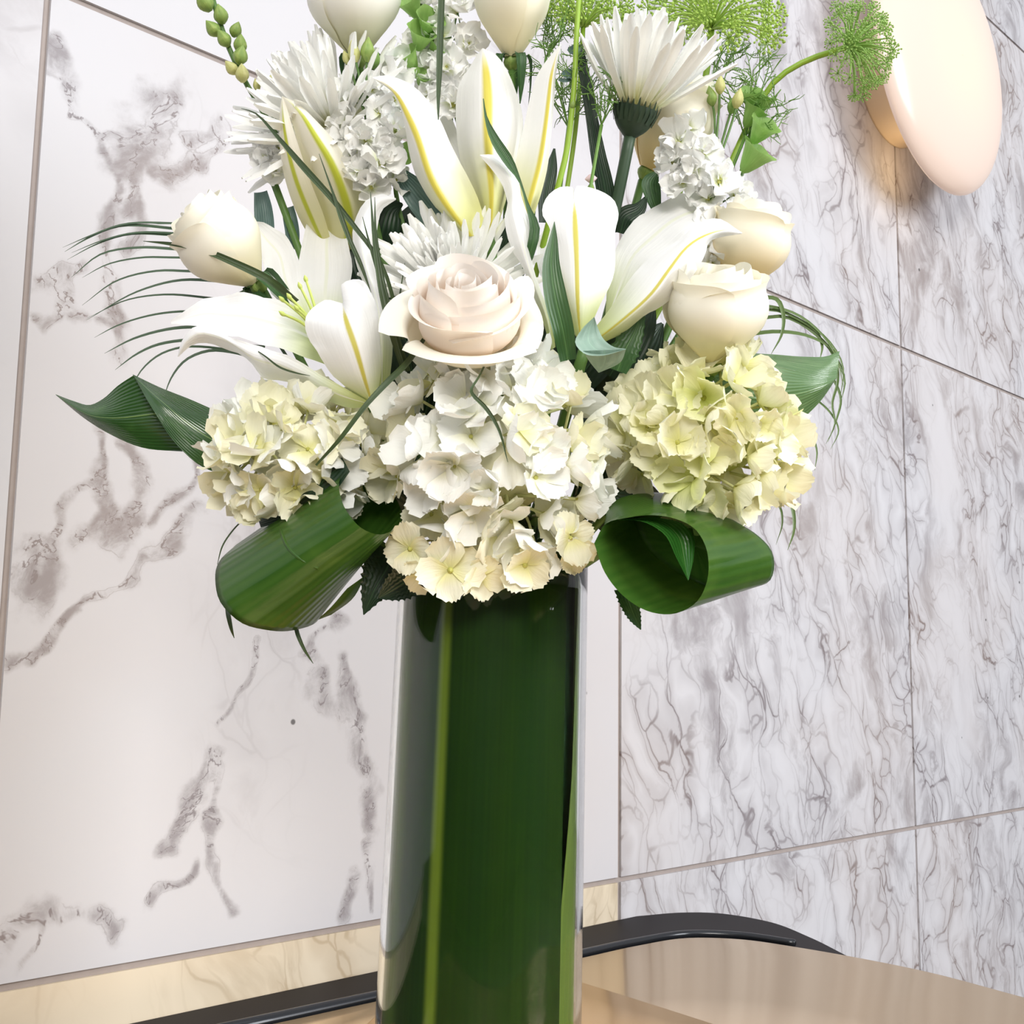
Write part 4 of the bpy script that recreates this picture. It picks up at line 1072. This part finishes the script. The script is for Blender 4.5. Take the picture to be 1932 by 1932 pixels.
bells((800, 180, -10), [(788, 35, 4, 15, (-.4, .7, .6)), (800, 65, 6, 16, (.4, .5, .8)), (788, 95, 8, 17, (.3, .6, .7)), (812, 110, 2, 15, (.6, .5, .6)), (785, 130, 6, 14, (-.5, .6, .6)), (790, 5, 2, 15, (.1, .8, .5)), (790, 160, 4, 10, (.4, .5, .7))], 'green bell shaped calyxes beside the thin dark blade at the top', 71, [(785, -30, 0), (800, 60, 0), (798, 130, -2), (800, 200, -10), (860, 480, -5)])
bells((1395, 330, -5), [(1400, 325, 2, 20, (.55, .7, .45)), (1420, 270, 4, 17, (.4, .6, .6)), (1405, 240, 2, 15, (.5, .8, .3)), (1432, 215, 0, 13, (.3, .9, .4)), (1412, 205, 4, 13, (.1, .8, .6))], 'green bell shaped calyxes at right below the arching umbel stem', 72, [(1425, 190, -4), (1415, 260, -4), (1398, 330, -5), (1360, 480, -8), (1200, 760, 0)])
bells((745, 330, 2), [(752, 262, 16, 11, (.3, .5, .8)), (738, 318, 14, 13, (.5, .5, .7)), (760, 305, 12, 11, (.6, .6, .5)), (752, 240, 10, 9, (0, .7, .6))], 'small green bell calyxes left of the upright lily', 73, [(750, 230, 4), (748, 290, 4), (745, 340, 2), (800, 560, 0)])


# ------------------------------------------------------------------ leaves
def leafthing(name, P_list, mat, label, cat='leaf', group=None, base=None, stem=False):
    b = P_list[0][0, P_list[0].shape[1] // 2]; t = thing(name, b, label, cat, group)
    for nm, P in P_list if isinstance(P_list[0], tuple) else [('blade', p) for p in P_list]:
        part(nm, MB().grid(P), M[mat], t)
    return t


def blade(pts, hws, nv=18, nu=5, cup=.2, nv_=(0, 0, 1), twist=0.0):
    return ribbon(AP(pts), [h * mpp(p[2]) for h, p in zip(hws, pts)], face(nv_), nv, nu, cup, twist)


# folded leaf, left
leafthing('folded_leaf', [loft([[(345, 852, 18), (270, 845, 14), (205, 818, 10), (160, 790, 6), (125, 762, 2), (105, 745, 0)], [(252, 708, 24), (222, 728, 18), (195, 752, 12), (170, 764, 8), (140, 757, 3), (105, 744, 0)]], 20, 11, 8),
                          loft([[(250, 706, 24), (300, 730, 22), (360, 754, 20), (430, 785, 18), (500, 815, 10)], [(252, 709, 24), (290, 775, 40), (330, 835, 36), (380, 880, 30), (440, 900, 15)]], 20, 11, 6)], 'leaf', 'glossy dark leaf folded back on itself, far left', group='broad leaves round the rim')
leafthing('folded_leaf', [loft([[(1330, 680, 0), (1395, 667, 0), (1450, 668, 0), (1520, 673, -2), (1560, 672, -4), (1584, 662, -6)], [(1330, 695, 6), (1395, 686, 14), (1450, 688, 16), (1510, 702, 14), (1555, 712, 8), (1579, 713, 0)]], 20, 9, 2),
                          loft([[(1330, 692, 6), (1395, 686, 14), (1450, 688, 16), (1510, 702, 14), (1555, 711, 8), (1579, 713, 0)], [(1390, 790, 10), (1440, 818, 8), (1466, 823, 6), (1502, 800, 4), (1548, 757, 2), (1578, 714, 0)]], 24, 13, 8)], 'leaf_r' if 'leaf_r' in M else 'leaf', 'glossy folded leaf at right with window sheen painted into its lighter green, beside the yellow hydrangea', group='broad leaves round the rim')


def rings(near, far, nv=20, n=40):
    def closed(R):
        R = np.array(AP(R)); R = np.vstack([R, R[:1]]); return crv(R, n + 1)[:-1]
    a, b = closed(near), closed(far); t = np.linspace(0, 1, nv)[:, None, None]
    body = a[None] * (1 - t) + b[None] * t
    c = b.mean(0) * .8 + a.mean(0) * .2      # the leaf closes on itself at the back
    return np.concatenate([body] + [(b * (1 - q) + c * q)[None] for q in (.2, .5, .8, .999)])


# rolled leaf, left (mouth at upper right)
rl = thing('rolled_leaf', A(580, 1050, 60), 'broad leaf rolled into a tube at lower left, dark mouth facing the hydrangea', 'leaf', 'broad leaves round the rim')
RL = rings([(642, 890, 80), (641, 930, 104), (655, 966, 116), (680, 995, 118), (710, 1008, 110), (737, 1003, 96), (757, 984, 76), (752, 950, 58), (725, 915, 48), (685, 893, 58)],
           [(445, 1028, 40), (413, 1060, 62), (406, 1095, 80), (418, 1140, 92), (455, 1175, 92), (505, 1189, 80), (560, 1188, 55), (600, 1168, 30), (560, 1110, 10), (500, 1050, 15)], 22, 48)
part('roll', MB().grid(RL, True), M['leaf_roll'], rl)
part('midrib', MB().tube(crv(AP([(529, 985, 72), (533, 1010, 94), (545, 1035, 103), (568, 1056, 107), (600, 1072, 105)]), 14), [.0011] * 14, 6), M['leaf_roll'], rl, 'pale raised midrib')
part('tail', MB().grid(loft([[(655, 1110, 52), (620, 1150, 40), (594, 1172, 30)], [(690, 1085, 50), (665, 1130, 38), (625, 1160, 32)]], 10, 7, 3)), M['leaf_roll'], rl)
part('flap', MB().grid(loft([[(640, 852, 70), (590, 890, 74), (540, 940, 70), (505, 955, 66), (483, 968, 62)], [(660, 890, 90), (630, 930, 88), (570, 972, 76), (520, 988, 68), (492, 995, 62)]], 16, 9, 5)), M['leaf_dark'], rl, 'dark folded edge of the leaf')
part('flap', MB().grid(loft([[(625, 853, 72), (660, 868, 70), (705, 890, 66), (740, 915, 60)], [(640, 893, 82), (680, 900, 66), (720, 925, 55), (752, 950, 50)]], 10, 7, 2)), M['leaf_dark'], rl, 'dark folded edge of the leaf')
# rolled leaf, right
rr_ = thing('rolled_leaf', A(1240, 1060, 80), 'broad green leaf looped into an open roll at lower right of the vase', 'leaf', 'broad leaves round the rim')
RR = rings([(1121, 1025, 112), (1143, 988, 112), (1183, 977, 112), (1228, 972, 112), (1275, 979, 114), (1310, 997, 116), (1331, 1030, 118), (1337, 1065, 118), (1333, 1100, 116), (1314, 1136, 114), (1272, 1158, 112), (1225, 1154, 110), (1178, 1126, 110), (1142, 1082, 110)],
           [(1200, 990, 30), (1200, 950, 30), (1225, 930, 36), (1290, 942, 44), (1345, 962, 56), (1392, 986, 62), (1432, 1012, 66), (1455, 1038, 66), (1461, 1067, 64), (1453, 1095, 58), (1425, 1108, 48), (1370, 1115, 36), (1300, 1090, 26), (1230, 1040, 24)], 22, 56)
part('roll', MB().grid(RR, True), M['leaf_roll'], rr_)
part('leaf_base', MB().grid(loft([[(1140, 990, 80), (1150, 952, 70), (1200, 932, 62), (1260, 936, 54), (1330, 955, 50)], [(1145, 990, 108), (1185, 976, 110), (1230, 968, 104), (1290, 968, 90), (1345, 975, 74)]], 16, 9, 4)), M['leaf_roll'], rr_)
part('leaf_tip', MB().grid(loft([[(1160, 981, 108), (1215, 985, 108), (1255, 1010, 108), (1275, 1050, 108), (1298, 1095, 110)], [(1235, 975, 100), (1290, 990, 98), (1309, 1015, 98), (1309, 1050, 102), (1299, 1095, 110)]], 18, 9, -3)), M['leaf_tip' if 'leaf_tip' in M else 'leaf'], rr_, 'glossy tapered leaf tip hanging inside the roll')

lf = [
    ('lance_leaf', [(1072, 680, 100), (1062, 620, 108), (1048, 560, 112), (1040, 500, 112), (1044, 450, 112), (1046, 418, 112)], [16, 21, 22, 17, 8, .5], 'leaf_mid', 'upright lance shaped green leaf in front of the right lily'),
    ('twisted_leaf', [(912, 186, 80), (917, 222, 80), (933, 262, 80), (960, 305, 78), (980, 340, 76), (996, 390, 75), (1009, 430, 74), (1001, 475, 72), (985, 520, 50)], [1, 3, 9, 10, 3, 4, 10, 9, 3], 'leaf_mid', 'narrow twisted dark leaf crossing the upright lily'),
    ('strap_leaf', [(1092, 85, 26), (1104, 150, 24), (1116, 220, 22), (1128, 290, 20), (1142, 360, 14), (1150, 440, 5)], [8, 11, 12, 15, 18, 14], 'leaf_dark', 'long dark strap leaf between the lime stalk and chrysanthemum'),
    ('ruscus_leaf', [(838, 450, 8), (815, 405, 16), (785, 365, 20), (757, 330, 18), (742, 308, 16)], [20, 28, 27, 14, 1], 'leaf_blue', 'blue green leaf left of the upright lily base'),
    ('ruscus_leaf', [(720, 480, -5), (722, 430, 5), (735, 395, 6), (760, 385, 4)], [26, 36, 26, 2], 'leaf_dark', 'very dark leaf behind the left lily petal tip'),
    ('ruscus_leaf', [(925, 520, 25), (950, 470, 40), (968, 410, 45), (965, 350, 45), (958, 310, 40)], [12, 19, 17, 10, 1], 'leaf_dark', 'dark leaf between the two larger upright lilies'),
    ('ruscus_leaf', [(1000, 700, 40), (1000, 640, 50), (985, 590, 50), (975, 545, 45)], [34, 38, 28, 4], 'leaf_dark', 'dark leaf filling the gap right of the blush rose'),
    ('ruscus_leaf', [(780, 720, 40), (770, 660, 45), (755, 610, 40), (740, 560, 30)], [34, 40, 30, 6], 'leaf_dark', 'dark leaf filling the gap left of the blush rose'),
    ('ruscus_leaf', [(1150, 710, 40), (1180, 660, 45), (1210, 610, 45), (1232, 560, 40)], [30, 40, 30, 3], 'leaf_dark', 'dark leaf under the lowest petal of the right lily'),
    ('toothed_leaf', [(1165, 700, 70), (1180, 660, 74), (1200, 620, 74), (1216, 560, 70)], [18, 27, 16, 1], 'leaf_mid', 'toothed green leaf between the right lily and cream rose'),
    ('cut_leaf', [(500, 470, -10), (500, 430, -8), (497, 395, -6), (492, 362, -6)], [16, 19, 18, 13], 'leaf_blue', 'blue grey cut leaf tip behind the leaning rose'),
    ('cut_leaf', [(552, 470, -10), (552, 440, -8), (548, 415, -6), (543, 391, -6)], [13, 14, 14, 12], 'leaf_blue', 'narrow blue grey cut leaf beside the lily bud base'),
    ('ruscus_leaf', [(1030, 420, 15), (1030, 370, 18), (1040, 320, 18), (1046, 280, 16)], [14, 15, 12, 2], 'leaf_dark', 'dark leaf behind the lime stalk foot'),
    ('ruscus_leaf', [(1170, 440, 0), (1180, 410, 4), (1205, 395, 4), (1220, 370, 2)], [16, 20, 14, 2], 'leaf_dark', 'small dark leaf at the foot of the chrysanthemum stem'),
    ('ruscus_leaf', [(1240, 400, -2), (1232, 370, 2), (1228, 345, 2), (1240, 325, 0)], [8, 16, 18, 4], 'leaf_mid', 'ragged leaf beside the stock flower at right'),
    ('ruscus_leaf', [(470, 540, 12), (480, 560, 24), (500, 575, 24), (512, 590, 20)], [10, 16, 14, 3], 'leaf_mid', 'small green leaf under the leaning rose'),
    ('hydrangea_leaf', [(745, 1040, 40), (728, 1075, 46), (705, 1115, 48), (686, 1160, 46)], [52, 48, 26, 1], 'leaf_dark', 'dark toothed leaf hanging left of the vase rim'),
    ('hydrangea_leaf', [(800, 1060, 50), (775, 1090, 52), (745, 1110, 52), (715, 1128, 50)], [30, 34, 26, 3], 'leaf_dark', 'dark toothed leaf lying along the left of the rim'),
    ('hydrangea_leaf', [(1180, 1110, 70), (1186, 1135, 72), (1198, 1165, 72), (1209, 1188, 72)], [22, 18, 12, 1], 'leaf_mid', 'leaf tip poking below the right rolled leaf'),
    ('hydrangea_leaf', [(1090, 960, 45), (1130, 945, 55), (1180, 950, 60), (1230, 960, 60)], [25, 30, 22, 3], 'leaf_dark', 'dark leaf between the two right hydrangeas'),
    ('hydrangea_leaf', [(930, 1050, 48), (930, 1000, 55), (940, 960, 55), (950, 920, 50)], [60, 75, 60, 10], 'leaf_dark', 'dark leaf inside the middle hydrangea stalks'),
]
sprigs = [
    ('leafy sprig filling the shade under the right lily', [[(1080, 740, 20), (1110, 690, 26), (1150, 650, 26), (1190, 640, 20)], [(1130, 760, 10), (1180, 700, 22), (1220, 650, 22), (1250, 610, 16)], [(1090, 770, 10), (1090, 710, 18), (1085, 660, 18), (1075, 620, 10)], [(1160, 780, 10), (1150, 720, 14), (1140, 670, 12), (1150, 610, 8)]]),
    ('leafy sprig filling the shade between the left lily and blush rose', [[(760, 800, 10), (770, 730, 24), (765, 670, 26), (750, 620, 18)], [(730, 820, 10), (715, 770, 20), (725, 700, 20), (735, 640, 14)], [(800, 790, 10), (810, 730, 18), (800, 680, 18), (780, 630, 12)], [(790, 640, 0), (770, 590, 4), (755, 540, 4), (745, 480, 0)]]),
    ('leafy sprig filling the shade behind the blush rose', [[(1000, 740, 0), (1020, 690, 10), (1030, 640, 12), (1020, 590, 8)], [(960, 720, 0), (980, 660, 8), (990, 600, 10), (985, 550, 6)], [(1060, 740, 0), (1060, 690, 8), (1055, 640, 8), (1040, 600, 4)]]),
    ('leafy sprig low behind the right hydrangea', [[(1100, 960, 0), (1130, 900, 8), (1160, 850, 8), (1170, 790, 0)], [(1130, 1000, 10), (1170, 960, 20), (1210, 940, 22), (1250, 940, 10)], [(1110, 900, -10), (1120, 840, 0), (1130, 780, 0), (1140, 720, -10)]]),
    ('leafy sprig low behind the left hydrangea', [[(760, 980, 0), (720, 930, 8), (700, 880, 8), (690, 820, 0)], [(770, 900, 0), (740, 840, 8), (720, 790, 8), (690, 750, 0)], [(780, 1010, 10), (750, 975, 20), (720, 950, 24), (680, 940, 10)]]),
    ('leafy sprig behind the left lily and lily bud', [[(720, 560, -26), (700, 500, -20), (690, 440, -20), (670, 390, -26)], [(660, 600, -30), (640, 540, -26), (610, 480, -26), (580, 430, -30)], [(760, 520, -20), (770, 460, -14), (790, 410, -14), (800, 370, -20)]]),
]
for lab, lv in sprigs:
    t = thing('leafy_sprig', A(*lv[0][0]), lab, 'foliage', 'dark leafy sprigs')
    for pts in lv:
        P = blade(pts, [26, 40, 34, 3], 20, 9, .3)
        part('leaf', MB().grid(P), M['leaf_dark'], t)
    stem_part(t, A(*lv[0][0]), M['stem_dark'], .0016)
for nm, pts, hw, mt, lab in lf:
    tooth = nm in ('toothed_leaf', 'hydrangea_leaf')
    P = blade(pts, hw, 34 if tooth else 22, 9, .25)
    if tooth:
        for j in range(4, 33):
            k = 1 + (.10 if j % 3 == 0 else -.05); cc = P[j, 4]; P[j] = cc + (P[j] - cc) * k
    leafthing(nm, [P], mt, lab, group='single leaves among the flowers')
leafthing('eucalyptus_leaf', [loft([[(1121, 598, 112), (1097, 622, 116), (1085, 645, 118), (1104, 668, 122), (1136, 671, 124), (1165, 664, 124), (1181, 659, 122)], [(1122, 600, 112), (1128, 618, 106), (1135, 634, 104), (1145, 646, 108), (1160, 655, 114), (1181, 658, 122)]], 20, 9, -4),
                              loft([[(1100, 662, 120), (1112, 682, 112), (1129, 703, 104)], [(1181, 659, 122), (1172, 682, 114), (1131, 703, 104)]], 12, 9, 2)], 'leaf_euc', 'curled grey green eucalyptus leaf at the foot of the right lily', group='single leaves among the flowers')
for (x, y, lab) in [(1083, 92, 'topmost tiny round eucalyptus leaf behind the lime stalk'), (1073, 137, 'middle tiny round eucalyptus leaf behind the lime stalk'), (1066, 150, 'lowest tiny round eucalyptus leaf behind the lime stalk')]:
    leafthing('eucalyptus_leaf', [blade([(x - 12, y, 30), (x, y + 2, 32), (x + 12, y, 30)], [3, 11 if y < 145 else 4, 3], 10, 7, .3)], 'leaf_blue', lab, group='tiny eucalyptus leaves')
bb = thing('pink_bud', A(1115, 350, 24), 'tiny pale pink flower bud on a green neck behind the right lily', 'bud')
inst('bud_neck', BUDM['bud'], bb, mat4(frame(face((.15, 1, .1))), A(1112, 372, 24) - origin(bb), .0105))
M['pink'] = plain_mat('pink_petal', hexc(240, 208, 214), .6, noise=.4, nscale=90, second=hexc(250, 232, 232))
part('bud_tip', MB().ellipsoid(A(1115, 337, 24), face((1, .1, 0)), .0085, .0032), M['pink'], bb)


# ------------------------------------------------------------------ palm fronds and grass blades
def frond(label, rach, leaflets, mat, d0, seed):
    t = thing('palm_frond', A(*rach[-1]), label, 'palm frond', 'palm fronds')
    part('rachis', MB().tube(crv(AP(rach), 18), .0013, 6), M[mat], t)
    for L in leaflets:
        hw = L[0]; pts = [(x, y, d0 + dz) for (x, y), dz in zip(L[1], np.linspace(0, L[2] if len(L) > 2 else 10, len(L[1])))]
        n = len(pts); h = [hw * q for q in np.interp(np.linspace(0, 1, n), [0, .35, .75, 1], [.9, 1, .6, .08])]
        part('leaflet', MB().grid(blade(pts, h, 20, 3, .35, (0, .5, .8))), M[mat], t)
    return t


frond('palm frond arching left over the marble with many thin leaflets', [(448, 418, -22), (470, 500, -22), (500, 600, -22), (560, 700, -20), (720, 860, -5), (880, 1020, 0)], [
    (3, [(448, 425), (345, 422), (230, 424), (170, 445), (118, 467)]), (4, [(450, 440), (345, 433), (220, 428), (165, 450), (122, 475)]), (3, [(450, 450), (340, 441), (250, 440), (190, 455), (135, 477)]),
    (3, [(450, 455), (335, 445), (240, 443), (180, 462), (127, 490)]), (2.5, [(440, 425), (340, 422), (285, 423)]), (4, [(460, 480), (325, 470), (270, 467), (190, 480), (135, 523)]), (3, [(465, 490), (320, 486), (270, 486), (200, 500), (155, 524)]),
    (3.5, [(470, 515), (355, 512), (300, 511), (220, 530), (155, 576)]), (4, [(475, 540), (400, 530), (340, 529), (260, 550), (163, 604)]), (3, [(480, 575), (390, 562), (310, 556), (240, 566), (165, 600)]),
    (3, [(490, 600), (340, 588), (280, 596), (220, 615), (178, 637)]), (4.5, [(495, 625), (370, 617), (320, 621), (250, 640), (197, 667)]), (4, [(500, 655), (340, 643), (290, 653), (255, 670), (217, 698)]),
    (3, [(505, 670), (335, 657), (300, 670), (270, 695), (245, 735)]), (4, [(520, 690), (440, 665), (395, 662), (350, 680), (325, 710), (308, 752)])], 'palm', -22, 1)
frond('palm frond curling down at right beside the folded leaf', [(1330, 570, -28), (1320, 640, -28), (1280, 760, -22), (1180, 900, -8), (1000, 1030, 0)], [
    (4, [(1330, 590), (1400, 578), (1440, 577), (1500, 592), (1545, 625), (1577, 672), (1592, 732)]), (4, [(1330, 600), (1400, 590), (1460, 585), (1520, 610), (1562, 642), (1590, 690), (1585, 752)]), (4.5, [(1330, 612), (1430, 602), (1480, 598), (1540, 632), (1580, 680), (1594, 722), (1587, 755)]),
    (5, [(1330, 645), (1415, 631), (1470, 626), (1530, 636), (1575, 665), (1583, 702)]), (5.5, [(1400, 580), (1440, 562), (1465, 565), (1477, 590), (1475, 630), (1455, 668)]), (4, [(1500, 606), (1538, 625), (1551, 652), (1547, 678)]),
    (3, [(1560, 650), (1578, 685), (1580, 722), (1570, 762), (1575, 800), (1558, 838)]), (3, [(1550, 690), (1572, 716), (1586, 752), (1578, 792), (1562, 834)]), (2.5, [(1500, 735), (1542, 756), (1571, 785), (1582, 812), (1567, 848)]), (3, [(1450, 770), (1505, 795), (1530, 820), (1541, 850), (1537, 888)])], 'palm_r', -28, 2)
frond('thin palm leaflets hanging below the yellow hydrangea at right', [(1440, 850, 0), (1430, 900, 0), (1380, 980, 0), (1250, 1030, 0), (1000, 1060, 0)], [
    (3, [(1440, 855), (1475, 866), (1494, 888), (1502, 912), (1490, 950)]), (4.5, [(1430, 880), (1474, 912), (1495, 958), (1498, 1000), (1486, 1038)]), (2.5, [(1430, 930), (1470, 955), (1476, 985), (1464, 1028)])], 'palm_r', 5, 3)

bl_ = [
    ([(455, 205, 70), (479, 212, 76), (526, 261, 84), (575, 318, 90), (622, 370, 94), (666, 424, 96), (720, 500, 96), (760, 640, 80)], [.5, 1.5, 4, 6.5, 6, 5, 4, 4], 'long dark blade running down over the lily bud'),
    ([(602, 290, 90), (632, 375, 98), (642, 404, 100), (660, 453, 100), (681, 500, 99), (700, 552, 96)], [.5, 3, 5, 4.5, 4, .5], 'short dark blade hanging over the left lily'),
    ([(699, 362, 80), (705, 440, 100), (712, 500, 104), (722, 560, 104), (740, 630, 100), (762, 700, 80)], [.5, 3.5, 5, 6, 6, 5], 'upright dark blade right of the left lily, frontmost of its tuft'),
    ([(707, 372, 78), (710, 450, 98), (724, 540, 102), (744, 620, 98), (770, 700, 80)], [.5, 3, 5, 5, 5], 'upright dark blade right of the left lily, close behind the frontmost'),
    ([(684, 409, 92), (700, 470, 100), (718, 530, 104), (738, 610, 100), (764, 690, 80)], [.5, 2.5, 4, 5, 5], 'slanting dark blade leaning over the left lily from its tuft'),
    ([(764, 496, 60), (757, 540, 66), (752, 580, 70), (752, 660, 70)], [.5, 1.5, 2.5, 4], 'tiny dark blade in front of the tucked chrysanthemum'),
    ([(800, 640, 100), (765, 688, 116), (730, 722, 124), (690, 765, 128), (640, 830, 126), (596, 878, 118)], [4, 6, 6, 5, 4, 2], 'grey green blade slanting over the lily base to the left hydrangea'),
    ([(915, 688, 120), (903, 712, 134), (889, 738, 140), (893, 746, 142), (915, 768, 142), (940, 808, 140), (958, 872, 136)], [2, 2, 3, 3.5, 4, 3, .5], 'bent thin blade lying on the middle hydrangea'),
    ([(836, -60, 70), (833, 0, 72), (831, 60, 74), (829, 130, 76), (827, 190, 78), (827, 226, 80)], [5, 6.5, 7, 6, 3.5, 1], 'dark pointed blade hanging from the top edge'),
    ([(470, 652, 70), (500, 672, 82), (530, 694, 86), (560, 704, 86), (585, 709, 84)], [.4, 1.5, 2, 1.6, .4], 'hair thin blade lying along the lower petal of the left lily'),
    ([(428, 1140, 50), (432, 1165, 60), (437, 1188, 60), (442, 1204, 58)], [4, 4.5, 3, .5], 'thin blade tip hanging below the left rolled leaf'),
    ([(556, 1170, 40), (563, 1200, 48), (574, 1225, 48), (591, 1252, 46)], [4, 4, 3, .5], 'dark blade tip hanging under the left rolled leaf nearer the vase'),
    ([(470, 970, 46), (440, 1000, 50), (420, 1030, 52), (410, 1065, 50)], [1.2, 1.5, 1.5, .5], 'hair thin blade curving down left of the rolled leaf'),
    ([(270, 455, 46), (320, 460, 52), (380, 471, 58), (440, 495, 60), (500, 524, 56), (560, 570, 20)], [.5, 3.5, 5.5, 7, 8, 6], 'dark green blade crossing the leaning cream rose'),
]
for pts, hw, lab in bl_:
    b = A(*pts[-1]); t = thing('grass_blade', b, lab, 'grass blade', 'loose grass blades')
    part('blade', MB().grid(blade(pts, hw, 24, 3, .4)), M['blade'], t)
